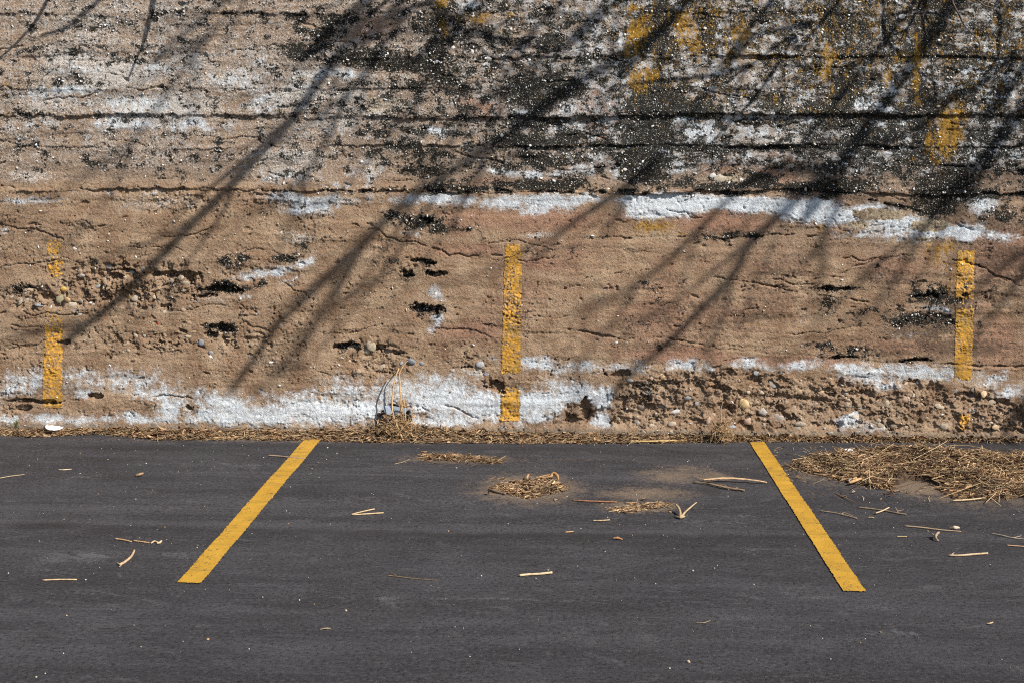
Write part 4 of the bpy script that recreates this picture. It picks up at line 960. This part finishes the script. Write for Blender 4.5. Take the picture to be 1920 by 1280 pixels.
heap("straw_heap", [(785,858),(800,853),(850,853),(890,858),(940,860),(935,868),(895,870),(880,866),(840,864),(800,864)], .01, 420, 220, "thin flat scatter of straw just below the wall", slen=.035, spread=.5)
heap("straw_heap", [(1140,953),(1160,952),(1190,950),(1225,945),(1250,942),(1250,950),(1215,956),(1180,962),(1150,960)], .004, 90, 110, "sparse scatter of straw flakes left of the forked twig", slen=.04, spread=.5, mound=False)

# ---- grit strewn over the asphalt
n = 800
x = rng.uniform(-3.9, 3.3, n); y = -np.abs(rng.beta(1.1, 1.6, n)) * 3.7 - .02
r0 = np.clip(rng.lognormal(math.log(.0022), .45, n), .0012, .008)
S = np.stack([r0, r0 * .8, r0 * .7], -1).astype(np.float32)
palg = np.array([(.55,.54,.52),(.45,.42,.37),(.42,.34,.24),(.25,.24,.23),(.38,.25,.14),(.5,.46,.4),(.16,.14,.13),(.2,.19,.18)], np.float32)
cols = palg[rng.integers(0, len(palg), n)]; cols[rng.random(n) < .008] = (.55, .06, .07)
v, c_, s_, f, cv = pebbles(x, S, cols, "g")
V = np.stack([v[..., 0] * c_ - v[..., 1] * s_ + x[:, None], v[..., 0] * s_ + v[..., 1] * c_ + y[:, None], v[..., 2] + (ground_z(x, y) + r0 * .5)[:, None]], -1).reshape(-1, 3)
me = mesh_arrays("grit", V, f.reshape(-1, 3)); add_attr(me, "tint", cv)
obj("grit", me, M_LITTER, label="fine grit and crumbs scattered over the asphalt", category="grit", kind="stuff")

# ================================================================== STICKS
PALEW = (.60, .46, .29); BRN = (.36, .24, .14); DRK = (.17, .12, .08); RED = (.34, .17, .10); ORW = (.55, .36, .19)
def stick(name, strands, label, col, cat="stick", rough=.14, mat=None, flat=1.0):
    """strands: list of (points px [(x, y, lift)], radii px)"""
    mb = MB(); first = None
    for q, (pts, rad) in enumerate(strands):
        P = []; R = []
        for (p, r_) in zip(pts, rad):
            rr = r_ * gscale(p[1]) * 0.62
            lift = (p[2] if len(p) > 2 else 0) * gscale(p[1]) * .8
            g = G(p[0], p[1], rr + lift)
            P.append((g[0], g[1], float(ground_z(g[0], g[1])) + rr * .95 + .002 + lift)); R.append(rr)
        if first is None: first = (P[0][0], P[0][1], 0)
        mb.add(tube(P, R, 8, 5, rough, seed=len(bpy.data.objects) + q, flat=flat))
    o = obj(name, mb.mesh(name, True, first), mat or M_WOOD, label=label, category=cat)
    o.location = first; o.color = (col[0] * .85, col[1] * .83, col[2] * .8, 1)
    return o
stick("stick", [([(80,1087),(112,1086),(144,1086)], [2.2,2.3,2.2])], "thin straight pale stick alone in the lower left", PALEW, rough=.06)
stick("stick", [([(216,1010),(232,1012),(247,1015)], [2.4,2.2,1.6])], "left piece of a broken twig at the left", ORW)
stick("stick", [([(250,1013),(265,1015),(280,1017)], [1.8,2,1.6])], "middle piece of a broken twig at the left", ORW)
stick("wood_chip", [([(283,1018),(290,1014),(296,1017)], [2,3,1.8]), ([(294,1018),(300,1016,1),(303,1013,3)], [2.4,3.2,2.4])], "knobbly wood chip at the end of a broken twig", (.62,.46,.30), "wood chip", .3)
stick("stick", [([(224,1058),(234,1053),(244,1045),(249,1038),(252,1031)], [3.8,3.9,3.8,3.6,3.0]), ([(224,1057),(219,1055)], [2.2,1.6]), ([(228,1058),(224,1062)], [2,1.4])], "curved thick brown stick above a thin pale one", (.52,.38,.25))
stick("stick", [([(503,854),(520,855),(545,858),(573,860)], [2,2.2,2.2,1.4])], "brown twig lying across the left yellow line", (.36,.27,.2))
stick("wood_chip", [([(255,891),(262,889,2),(268,887,3)], [3.2,4,2.6])], "small brown wood chip alone, upper left of the asphalt", BRN, "wood chip", .3)
stick("stick", [([(659,964),(680,959),(702,954)], [1.5,2,2])], "upper pale straw of a V-shaped pair", PALEW, rough=.05)
stick("stick", [([(660,965),(690,963),(719,961)], [1.5,2.2,2])], "lower pale straw of a V-shaped pair", PALEW, rough=.05)
stick("stick", [([(726,1079),(745,1081),(780,1085),(820,1088)], [1.3,1.4,1.1,.6]), ([(745,1081),(738,1076,1),(732,1071,3)], [1,.9,.5])], "dark thin forked twig in the lower middle", (.26,.19,.11), rough=.1)
stick("stick", [([(974,1079),(990,1077),(1010,1076),(1035,1073)], [3.6,3.3,3.4,3.3])], "thick pale stick in the lower middle", (.66,.52,.34), rough=.07)
stick("stick", [([(917,917),(930,921),(948,925)], [3.4,3.6,3.0])], "short dark stick at the left edge of the chaff heap", (.24,.18,.13))
stick("bark_curl", [([(1003,899,1),(1018,896,2),(1032,893,5),(1040,889,7)], [1.8,2.2,2.6,2.8]), ([(1005,895,3),(1020,892,5),(1034,889,8)], [1.5,1.8,2.0]), ([(1032,892,5),(1038,887,9),(1045,892,6),(1047,899,1)], [2.6,4.5,4,2.2])], "curled orange bark on top of the chaff heap", (.50,.30,.14), "bark", .25)
stick("wood_chip", [([(987,898),(989,893,5),(991,889,8)], [2.8,3.6,2.8])], "stubby upright wood chip behind the chaff heap", (.48,.32,.17), "wood chip", .25)
stick("stick", [([(1073,937),(1100,939),(1130,940),(1156,941)], [1.6,2.2,2.4,2])], "reddish flat twig in the middle of the asphalt", RED, rough=.25)
stick("stick", [([(1112,975),(1127,975),(1143,974)], [1.6,1.8,1.6])], "short pale straw in the middle, left of the forked twig", PALEW, rough=.05)
stick("wood_chip", [([(1060,997),(1068,996),(1075,996)], [1.4,2.2,1.2])], "tiny brown flake in the middle of the asphalt", ORW, "wood chip", .2)
stick("wood_chip", [([(1150,1009),(1158,1008,1),(1167,1011)], [2.4,3.6,2])], "brown wood chip in the centre of the asphalt", (.45,.25,.13), "wood chip", .3)
stick("forked_twig", [([(1276,969,2),(1275,960,5),(1272,952,9),(1267,946,14)], [4.4,4,3.6,2.6]), ([(1277,969,2),(1285,960,6),(1295,951,9),(1306,942,13)], [3.8,2.8,2.2,1.4]), ([(1266,968,0),(1276,970,1),(1284,968,1)], [2.4,3.6,2.2])], "V-shaped forked twig standing up near the right line", (.50,.38,.24), "twig", .18)
stick("split_branch", [([(1318,899,3),(1335,898,4),(1360,896,5),(1395,898,4),(1420,901,3),(1438,904,1)], [3.4,4.6,5.2,4.8,3.6,2.8]), ([(1312,900),(1322,898,4),(1328,896,8)], [1,1.2,.8]), ([(1305,893,3),(1318,899,3),(1330,901,2)], [.6,.9,1])], "pale split branch beside the right yellow line", (.60,.42,.26), "branch", .42, None, .55)
stick("split_branch", [([(1302,903,1),(1325,906,1),(1345,910,1),(1365,914,1),(1396,919)], [2.8,3.4,4,3.6,3.2]), ([(1345,910,1),(1358,909,4),(1366,918)], [1.8,1.6,1.0]), ([(1370,915),(1380,913,4),(1384,919)], [1.6,2.0,1.2])], "brown splintered branch below the pale split branch", (.30,.22,.14), "branch", .45, None, .7)
stick("stick", [([(1440,889),(1460,891),(1480,894),(1502,895)], [.9,1,1,.9]), ([(1477,894),(1474,889,3)], [.9,.7])], "hair-thin dark twig across the right yellow line", DRK)
stick("stick", [([(1538,958),(1560,961),(1578,965),(1592,968),(1608,973)], [1.2,1.8,2,2,1.2]), ([(1578,965),(1584,962,3),(1606,971)], [1.4,1.5,1])], "thin brown twig right of the right yellow line", (.38,.29,.2))
stick("stick", [([(1609,951),(1630,953),(1660,957),(1680,961),(1699,964)], [1.8,2.2,2.2,2.4,2.6]), ([(1684,962),(1681,955,4),(1678,950,8)], [2.2,1.8,1]), ([(1682,958,2),(1694,955,5)], [1.2,.8])], "dark twig with a spur, crossed by a pale straw", (.30,.23,.16))
stick("stick", [([(1642,962,3),(1655,957,5),(1667,951,4)], [2,2,1.8])], "short pale straw lying across a dark twig", (.62,.48,.32), rough=.05)
stick("stick", [([(1696,986),(1730,989),(1765,993),(1802,996)], [1.8,2.2,2,1.2])], "straight brown twig ending at a white crumb", (.46,.34,.23), rough=.08)
stick("wood_chip", [([(1780,990,2),(1790,989,5),(1798,989,3)], [2,4.4,2.4]), ([(1788,992,1),(1793,987,6)], [2,2.6])], "pale crumbly chip on the end of a straight twig", (.68,.55,.44), "wood chip", .35)
stick("wood_chip", [([(1759,1014),(1754,1007,4),(1757,1001,8),(1761,998,11)], [2.4,4,4,3]), ([(1754,1007,4),(1747,1000,8)], [3,1.6])], "bent brown chip under a straight twig, right", (.36,.28,.2), "wood chip", .2)
stick("stick", [([(1779,1041),(1800,1041),(1825,1039),(1852,1037)], [2.4,2.8,3,2.8]), ([(1783,1041,1),(1789,1036,4)], [1.4,.8])], "pale straight stick with a nub, lower right", (.60,.46,.31), rough=.08)
stick("stick", [([(1857,999),(1880,1004),(1900,1008),(1935,1012)], [1.4,2,1.6,1.2]), ([(1900,1008),(1915,1004,2)], [1.2,.8])], "ragged grey straw reaching the right edge", (.45,.38,.28))
stick("stick", [([(1888,1022),(1905,1023),(1940,1026)], [1.6,2,1.8])], "short brown straw below the ragged grey straw", (.50,.34,.22))
stick("reed", [([(1180,827,1),(1222,827,2),(1260,826,2),(1290,825,2)], [2.6,2.8,2.6,2])], "long golden reed lying along the wall drift", (.66,.48,.22), "reed", .05)
stick("stick", [([(1786,938,2),(1820,936,2),(1853,932,3)], [2,2.4,2.2]), ([(1790,936,3),(1820,937,2)], [1.2,1])], "pale stick along the front edge of the largest heap", (.60,.47,.30), rough=.06)
stick("stick", [([(0,896),(20,892),(46,889)], [1.2,1.4,1])], "thin straw at the left edge of the asphalt", (.45,.36,.24))
stick("stick", [([(110,880),(120,880),(134,879)], [1.6,2,1.4])], "short pale straw, upper left of the asphalt", (.55,.47,.34))
stick("stick", [([(739,870),(755,866),(768,861)], [1,1.1,.9])], "thin straw left of the flat straw scatter", (.36,.28,.18))
stick("stick", [([(1173,943),(1184,943),(1194,942)], [2,2.6,1.8])], "short brown twig above the sparse straw flakes", (.34,.22,.13))
stick("stick", [([(1682,1006),(1690,1006),(1700,1006)], [1.3,1.5,1.3])], "tiny yellow straw right of the right line", (.50,.42,.20))
stick("stick", [([(1628,970),(1634,970),(1639,971)], [1.6,2,1.4])], "tiny tan straw between two brown twigs", (.50,.40,.22))
stick("stick", [([(1305,1168),(1320,1168),(1332,1164)], [.9,1.2,.8])], "faint thin straw near the bottom, right of centre", (.34,.27,.18))
stick("wood_chip", [([(1850,1169),(1857,1168,1),(1862,1166)], [1.4,2.4,1.2])], "lone tan flake in the lower right corner", (.55,.42,.26), "wood chip", .2)
stick("wood_chip", [([(600,1180),(610,1178,1),(620,1178)], [1,1.6,.8])], "tiny curled tan flake near the bottom, left of centre", (.48,.38,.26), "wood chip", .2)
# long stalks sticking out of the largest heap
for k, (p, lab) in enumerate([
    ([(1612,834,6),(1625,842,10),(1640,852,12)], "stiff stalk poking up left of the heap's crest"),
    ([(1560,852,6),(1585,848,8),(1602,840,10)], "stalk with a raised tip on the heap's left shoulder"),
    ([(1648,858,16),(1670,855,18),(1695,846,18)], "curved pale stalk arching over the heap's crest"),
    ([(1655,848,14),(1660,838,20),(1652,830,24)], "short stalk standing up from the heap's crest"),
    ([(1750,866,10),(1780,867,9),(1830,868,8)], "long pale stalk lying level across the heap"),
    ([(1660,832,16),(1675,836,16),(1692,842,14)], "thin stalk slanting off the heap's crest"),
    ([(1730,852,12),(1790,857,9),(1860,859,6)], "long straw along the heap's back edge")]):
    stick("stalk", [(p, [1.6, 1.7, 1.2])], lab, (.58, .46, .28), "stalk", .05)
stick("wood_chip", [([(1592,905,4),(1603,900,8),(1614,897,8)], [3,4.6,3]), ([(1598,898,8),(1606,894,11)], [2,2])], "orange wood chips at the front of the largest heap", (.60,.38,.20), "wood chip", .3)
stick("wood_chip", [([(1624,900,4),(1636,896,6),(1645,894,6)], [3.4,4,3])], "flat tan bark flake at the front of the largest heap", (.56,.38,.22), "wood chip", .3)
stick("stone_crumb", [([(1591,902,2),(1593,899,4),(1596,897,5)], [3,3.6,2.6])], "round grey-brown pebble at the front of the largest heap", (.34,.28,.22), "pebble", .15)

# ================================================================== RUBBISH
# white lid leaning on the drift
mb = MB()
prof = [(0.0, .004), (.030, .0045), (.040, .002), (.047, .003), (.050, .008), (.052, .002), (.050, -.002), (0, -.002)]
seg = 36
Vl = []; Fl = []
for (r_, z_) in prof:
    for s in range(seg):
        a = 2 * math.pi * s / seg; Vl.append((r_ * math.cos(a), r_ * math.sin(a), z_))
for i in range(len(prof) - 1):
    for s in range(seg):
        Fl.append((i * seg + s, i * seg + (s + 1) % seg, (i + 1) * seg + (s + 1) % seg, (i + 1) * seg + s))
m = bpy.data.meshes.new("plastic_disc"); m.from_pydata(Vl, [], Fl); m.update(); smooth(m)
g = G(98, 813)
lid = obj("plastic_disc", m, M_PLASTIC_W, label="round white plastic disc lying on the drift by the left stripe", category="plastic disc")
lid.location = (g[0], g[1] + .03, .034); lid.rotation_euler = (math.radians(9), math.radians(2), .4)

def scrap(name, outline, loc, rot, col, label, cat, th=.0012, bendy=.15):
    n_ = len(outline)
    V_ = [(x_, y_, bendy * x_ * x_ * 8 + th) for x_, y_ in outline] + [(x_, y_, bendy * x_ * x_ * 8) for x_, y_ in outline]
    cx_ = sum(p[0] for p in outline) / n_; cy_ = sum(p[1] for p in outline) / n_
    V_ += [(cx_, cy_, th), (cx_, cy_, 0)]
    F_ = [(i, (i + 1) % n_, 2 * n_) for i in range(n_)] + [((i + 1) % n_ + n_, i + n_, 2 * n_ + 1) for i in range(n_)] + [(i, i + n_, (i + 1) % n_ + n_, (i + 1) % n_) for i in range(n_)]
    m_ = bpy.data.meshes.new(name); m_.from_pydata(V_, [], F_); m_.update()
    o = obj(name, m_, M_SCRAP, label=label, category=cat)
    o.location = loc; o.rotation_euler = rot; o.color = (*col, 1)
    return o
g = G(1832, 906); scrap("wrapper", [(-.055,-.02),(-.02,-.03),(.03,-.022),(.055,-.006),(.05,.02),(.01,.026),(-.03,.016)], (g[0], g[1], .058), (.35,.1,.15), (.62,.10,.13), "crumpled red wrapper on the largest straw heap", "wrapper")
g = G(1836, 900); scrap("paper_scrap", [(-.028,-.01),(.0,-.014),(.03,-.006),(.024,.012),(-.01,.012)], (g[0]-.01, g[1] + .03, .068), (.4,.05,-.1), (.78,.78,.80), "small white paper scrap behind the red wrapper", "paper")
g = G(1590, 866); scrap("paper_scrap", [(-.03,-.012),(.0,-.016),(.03,-.006),(.03,.012),(-.014,.012)], (g[0], g[1], .065), (.5,.1,.5), (.55,.56,.60), "grey plastic scrap on the left shoulder of the largest heap", "plastic")
x, z = W(741, 766); hh = float(wall_h(x, z))
scrap("plastic_film", [(-.075,.012),(-.05,-.028),(.0,-.034),(.06,-.018),(.085,.012),(.04,.02),(-.03,.026)], (x, -.035, z), (math.radians(62), .12, .05), (.19,.23,.29), "torn grey-blue plastic film above the hole in the wall", "plastic", .002, .3)

# ================================================================== WEEDS
def weed(name, base, strands, label, cat, col, leafs=0, seed=3, spread=.12):
    """strands: world-space polylines relative to the base"""
    r = random.Random(seed)
    root = obj(name, None, None, label=label, category=cat); root.location = base
    for pts, r0_, r1_ in strands:
        rad = [1.35 * (r0_ + (r1_ - r0_) * i / (len(pts) - 1)) for i in range(len(pts))]
        mb_ = MB().add(tube(pts, rad, 6, 4, .1, seed=r.randrange(999)))
        o = obj("stem", mb_.mesh("stem"), M_WOOD, root); o.color = (*col, 1)
    if leafs:
        C_ = np.stack([rng.normal(0, spread * .45, leafs), -np.abs(rng.normal(0, .03, leafs)) - .01, np.abs(rng.normal(0, spread * .45, leafs))], -1)
        D_ = dirs(leafs, 1.2, .9); 
        V, Fc, C = join([straws(C_, D_, rng.uniform(.04, .13, leafs), rng.uniform(.0007, .0016, leafs), rng.normal(0, .6, leafs), pick(STRAW[[0,1,5,8,1]], leafs)),
                         leaves(C_[: leafs // 2], dirs(leafs // 2, 1.5, .8), rng.uniform(.025, .06, leafs // 2), rng.uniform(.006, .014, leafs // 2), rng.normal(0, .7, leafs // 2), pick(np.array([(.48,.28,.13),(.42,.26,.13),(.34,.2,.1)], np.float32), leafs // 2))])
        m_ = mesh_arrays("dry_leaves", V, Fc); add_attr(m_, "tint", C)
        obj("dry_leaves", m_, M_LITTER, root, kind="stuff")
    return root
def rel(base, pts):
    out = []
    for (px, py, y) in pts:
        x, z = W(px, py, y); out.append((x - base[0], y - base[1], z - base[2]))
    return out
bx_, bz_ = W(752, 808, -.06); base = (bx_, -.06, max(bz_, .01))
weed("dry_weed", base, [
    (rel(base, [(757,828,-.14),(748,805,-.12),(738,780,-.10),(735,755,-.085),(737,730,-.08),(742,705,-.07),(748,690,-.06)]), .0038, .0026),
    (rel(base, [(752,812,-.06),(751,780,-.07),(751,750,-.075),(750,720,-.07),(749,700,-.065),(756,686,-.055),(764,676,-.05)]), .0036, .0018),
    (rel(base, [(755,812,-.07),(756,780,-.09),(754,760,-.09),(751,738,-.085)]), .0028, .0014),
    (rel(base, [(760,812,-.08),(760,770,-.10),(757,745,-.09)]), .0024, .001),
    (rel(base, [(720,806,-.09),(730,795,-.1),(744,784,-.1)]), .002, .001)],
    "dry golden weed climbing the wall from its foot, left of centre", "weed", (.56, .38, .19), 200, 5, .11)
bx_, bz_ = W(1352, 812, -.06); base = (bx_, -.06, .02)
weed("dry_weed", base, [
    (rel(base, [(1354,812,-.07),(1352,785,-.09),(1353,760,-.10),(1358,752,-.10)]), .003, .0014),
    (rel(base, [(1350,812,-.07),(1370,790,-.09),(1382,773,-.10),(1396,745,-.11)]), .0026, .001),
    (rel(base, [(1335,815,-.12),(1350,800,-.10),(1372,783,-.10)]), .0030, .0018),
    (rel(base, [(1356,812,-.07),(1342,795,-.10),(1331,780,-.10)]), .002, .001)],
    "small dry grass tuft at the rubble foot of the wall", "weed", (.42, .29, .17), 120, 8, .09)
# green grass blades at the far left
x, z = W(32, 806, -.03)
root = obj("grass_tuft", None, None, label="tiny green grass tuft at the wall foot, far left", category="grass"); root.location = (x, -.04, .03)
M_GRASS = mat_plain("grass_blade", (.05, .08, .025), (.09, .12, .04), 40, .8, 0)
for k in range(16):
    a = random.uniform(-.5, .5); l = random.uniform(.03, .075)
    mb_ = MB().add(tube([(random.uniform(-.02, .02), 0, 0), (a * l * .4, -.006, l * .6), (a * l, -.016, l)], [.0014, .0011, .0004], 4, 2))
    obj("blade", mb_.mesh("blade"), M_GRASS, root)

# ================================================================== BARE SHRUBS AND TREE ABOVE THE WALL
def shrub(base, label, strands):
    root = obj("bare_shrub", None, None, label=label, category="shrub"); root.location = base
    for pts, r0_, r1_ in strands:
        P = [(p[0] - base[0], p[1] - base[1], p[2] - base[2]) for p in pts]
        rad = [r0_ + (r1_ - r0_) * i / (len(P) - 1) for i in range(len(P))]
        obj("twig", MB().add(tube(P, rad, 6, 4, .08, seed=random.randrange(999))).mesh("twig"), M_BARK, root)
    return root
def wp(px, py, y): x_, z_ = W(px, py, y); return (x_, y, z_)
def cast(px, py, t):                                     # the place t metres towards the sun from a point of the wall
    x_, z_ = W(px, py)
    return (x_ + SUN.x * t, SUN.y * t, z_ + SUN.z * t)
base = (2.05, .45, 3.4)
shrub(base, "bare shrub on the wall with thin twigs hanging into the top right corner", [
    ([base, (2.1,.05,3.9), (2.12,-.18,3.5), wp(1770,-60,-.2), wp(1785,0,-.18), wp(1799,30,-.17), wp(1808,48,-.16), wp(1834,76,-.15), wp(1838,95,-.15), wp(1842,112,-.14)], .008, .0022),
    ([wp(1842,112,-.14), wp(1843,119,-.14), wp(1838,127,-.14)], .002, .0014),
    ([wp(1842,110,-.14), wp(1847,119,-.14), wp(1851,128,-.14)], .002, .0014),
    ([base, (2.3,.0,3.8), (2.34,-.16,3.2), wp(1820,-30,-.15), wp(1840,6,-.14), wp(1858,14,-.13), wp(1873,21,-.13)], .007, .0018),
    ([base, (1.9,.0,3.95), cast(1750,-110,.6), cast(1728,5,.5), cast(1706,48,.45), cast(1688,57,.42), cast(1666,70,.4)], .010, .003),
    ([cast(1706,48,.45), cast(1700,62,.43), cast(1690,76,.41)], .0055, .003),
    ([cast(1706,48,.45), cast(1710,60,.45), cast(1717,74,.45)], .004, .002),
    ([base, (2.2,.0,3.9), cast(1740,-90,.6), cast(1742,15,.5), cast(1756,40,.5), cast(1770,60,.5)], .010, .004),
    ([cast(1742,15,.5), cast(1720,15,.5), cast(1690,22,.5), cast(1655,40,.5)], .004, .002),
    ([base, (2.4,.0,4.0), cast(1880,20,.8), cast(1840,150,.7), cast(1800,168,.65)], .012, .006)])
base = (-1.9, .45, 3.4)
shrub(base, "bare shrub above the wall's upper left, hanging twigs seen as two sharp shadows", [
    ([base, (-1.7,.0,3.95), cast(330,-130,1.3), cast(292,-10,1.0), cast(284,30,.95), cast(275,70,.9), cast(258,108,.85), cast(242,146,.8)], .022, .005),
    ([base, (-1.9,.0,3.9), cast(130,-80,1.3), cast(92,-6,1.05), cast(70,35,1.0), cast(45,65,.95), cast(20,90,.9), cast(-20,125,.85)], .016, .006),
    ([base, (-1.8,.0,4.1), cast(230,-60,2.6), cast(185,0,2.2), cast(130,45,2.0), cast(78,66,2.0)], .020, .010)])

tree_base = Vector((5.6, 1.6, 3.45))
tree = obj("bare_tree", None, None, label="leafless tree above the wall, seen by its branch shadows raking down the concrete", category="tree")
tree.location = tree_base
def tlocal(P): return [tuple(Vector(p) - tree_base) for p in P]
obj("trunk", MB().add(tube(tlocal([(5.6,1.6,3.3),(5.55,1.5,4.6),(5.3,1.3,5.8),(5.0,1.0,7.2),(4.8,.7,10.0)]), [.24,.20,.17,.13,.08], 12, 6, .06)).mesh("trunk"), M_BARK, tree)
LIMBS = {}; LIMBS_T = {}
def limb(shadow, t0, t1, w0, w1, start=(5.0, 1.0, 7.2), twigs=4, seed=1, via=None, on=None):
    """shadow: course of the limb's shadow on the wall, from the trunk end to the tip; t0..t1 metres from the wall along the sun"""
    r = random.Random(seed)
    if t0 > 2.5: t0 *= 1.1; t1 *= 1.25
    n_ = len(shadow)
    P = [cast(p[0], p[1], t0 + (t1 - t0) * i / (n_ - 1)) for i, p in enumerate(shadow)]
    R = [(w0 + (w1 - w0) * i / (n_ - 1)) * SC * .385 for i in range(n_)]
    LIMBS[seed] = P; LIMBS_T[seed] = (t0, t1)
    if on: start = LIMBS[on[0]][on[1]]
    pts = ([start] if start else []) + ([via] if via else []) + P
    rad = ([R[0] * 1.3] if start else []) + ([R[0] * 1.15] if via else []) + R
    mb_ = MB().add(tube(tlocal(pts), rad, 8, 5, .08, seed=seed))
    for k in range(int(twigs * 1.7)):
        i = r.randrange(n_ - 1); f_ = r.random()
        p0 = [shadow[i][q] + (shadow[i + 1][q] - shadow[i][q]) * f_ for q in (0, 1)]
        t = t0 + (t1 - t0) * (i + f_) / (n_ - 1)
        d = math.atan2(shadow[i + 1][1] - shadow[i][1], shadow[i + 1][0] - shadow[i][0]) + r.choice((-1, 1)) * r.uniform(.12, .5)
        L = r.uniform(80, 300)
        q = [p0]; 
        for s in range(3):
            d += r.uniform(-.25, .25); q.append([q[-1][0] + math.cos(d) * L / 3, q[-1][1] + math.sin(d) * L / 3])
        w = r.uniform(3.5, 9)
        mb_.add(tube(tlocal([cast(a_, b_, t + r.uniform(-.2, .2) * s) for s, (a_, b_) in enumerate(q)]), [w * SC * .5, w * .4 * SC, w * .3 * SC, w * .18 * SC], 5, 3, .1, seed=k))
    obj("branch", mb_.mesh("branch"), M_BARK, tree)
limb([(760,-60),(690,30),(615,128),(554,215),(487,286),(437,343),(370,410),(290,492),(210,570),(160,610),(118,645)], 3.2, 4.2, 29, 20, seed=2, twigs=6)
limb([(860,-90),(770,20),(690,125),(640,205),(605,282),(575,320),(500,400)], 4.0, 5.2, 18, 8, seed=3, twigs=5)
limb([(1330,-40),(1240,50),(1170,100),(1093,150),(993,218),(925,269),(841,322),(757,386),(700,435),(640,490),(590,545),(520,610),(470,680),(430,735)], 4.0, 4.8, 24, 17, seed=4, twigs=7)
limb([(1240,-80),(1130,10),(1060,80),(1000,120),(930,180)], 3.0, 4.0, 15, 7, seed=5, twigs=4)
limb([(1640,225),(1560,310),(1490,378),(1408,454),(1374,514),(1314,581),(1238,655),(1177,705),(1138,748)], 4.0, 5.0, 28, 14, seed=6, twigs=5)
limb([(1420,330),(1255,487),(1194,531),(1144,564),(1077,588)], 5.0, 6.5, 17, 9, start=None, on=(6, 1), seed=7, twigs=2)
limb([(1930,180),(1830,300),(1730,430),(1697,494),(1670,534),(1620,600)], 5.0, 6.5, 20, 9, seed=8, twigs=4)
limb([(2060,330),(1960,450),(1918,514),(1885,561),(1840,620)], 4.5, 6.0, 22, 12, seed=9, twigs=3)
limb([(1568,375),(1549,427),(1522,480),(1490,510)], 4.5, 5.6, 17, 8, start=None, on=(6, 1), seed=10, twigs=2)
limb([(700,440),(640,505),(570,560),(504,610)], 5.0, 6.4, 14, 8, start=None, on=(4, 7), seed=12, twigs=1)
limb([(672,478),(615,560),(560,640),(521,695),(464,748)], 5.5, 6.8, 16, 10, start=None, on=(4, 8), seed=13, twigs=1)
limb([(1560,20),(1495,57),(1441,97),(1364,151),(1300,190)], 1.6, 2.2, 8, 4, seed=15, twigs=4, via=(3.6, -.2, 5.2))
limb([(1960,60),(1900,100),(1851,150),(1784,190),(1720,240),(1640,262)], 3.0, 4.0, 20, 9, seed=16, twigs=2)
limb([(780,-40),(808,7),(850,45),(909,57),(960,30)], 2.0, 2.2, 10, 5, seed=17, twigs=3, via=(3.2, -.2, 5.4))
limb([(2080,560),(1980,680),(1930,740),(1895,800)], 4.0, 5.0, 30, 24, seed=20, twigs=2)
limb([(1120,-60),(1010,60),(940,150),(870,230),(800,330),(740,400)], 3.5, 5.0, 13, 5, seed=23, twigs=3)
limb([(1500,-60),(1420,60),(1330,170),(1240,290),(1160,370)], 3.0, 4.6, 14, 5, seed=24, twigs=3)
limb([(1170,350),(1083,410),(1036,455),(985,505)], 4.0, 5.6, 14, 6, start=None, on=(24, 3), seed=14, twigs=2)
limb([(1760,-60),(1690,40),(1600,150),(1530,240),(1440,340)], 2.6, 4.0, 14, 5, seed=25, twigs=2)
limb([(2010,60),(1900,210),(1820,330),(1770,390)], 3.0, 4.4, 16, 6, seed=26, twigs=2)
limb([(960,-60),(860,60),(770,200),(700,290),(610,390)], 3.4, 5.0, 12, 5, seed=27, twigs=3)
limb([(500,-60),(400,60),(330,150),(250,260),(150,330),(90,380)], 5.0, 6.8, 14, 8, seed=22, twigs=4)
for on_, pts_, w0_, w1_ in [((4,6),[(800,395),(740,480),(680,560),(610,640),(560,700)],10,5),((4,5),[(895,345),(850,410),(790,500),(720,590)],9,4),((2,5),[(420,395),(360,480),(300,560),(250,610)],9,4),
                            ((2,4),[(430,325),(340,400),(270,470)],8,4),((6,3),[(1365,485),(1300,540),(1230,590),(1160,640)],10,5),((6,4),[(1360,575),(1330,640),(1280,700)],9,4),((8,2),[(1640,500),(1570,570),(1500,640)],10,5),
                            ((9,1),[(1880,500),(1800,570),(1740,630)],10,5),((22,3),[(230,320),(180,400),(120,470)],8,4),((4,8),[(660,500),(610,590),(540,680)],9,5),((7,2),[(1160,590),(1100,660),(1050,720)],9,4),((23,4),[(770,390),(700,500),(650,580)],8,4)]:
    limb(pts_, LIMBS_T[on_[0]][0] / 1.1 + 0.4, LIMBS_T[on_[0]][1] / 1.25 + 0.6, w0_, w1_, start=None, on=on_, seed=100 + len(LIMBS), twigs=1)
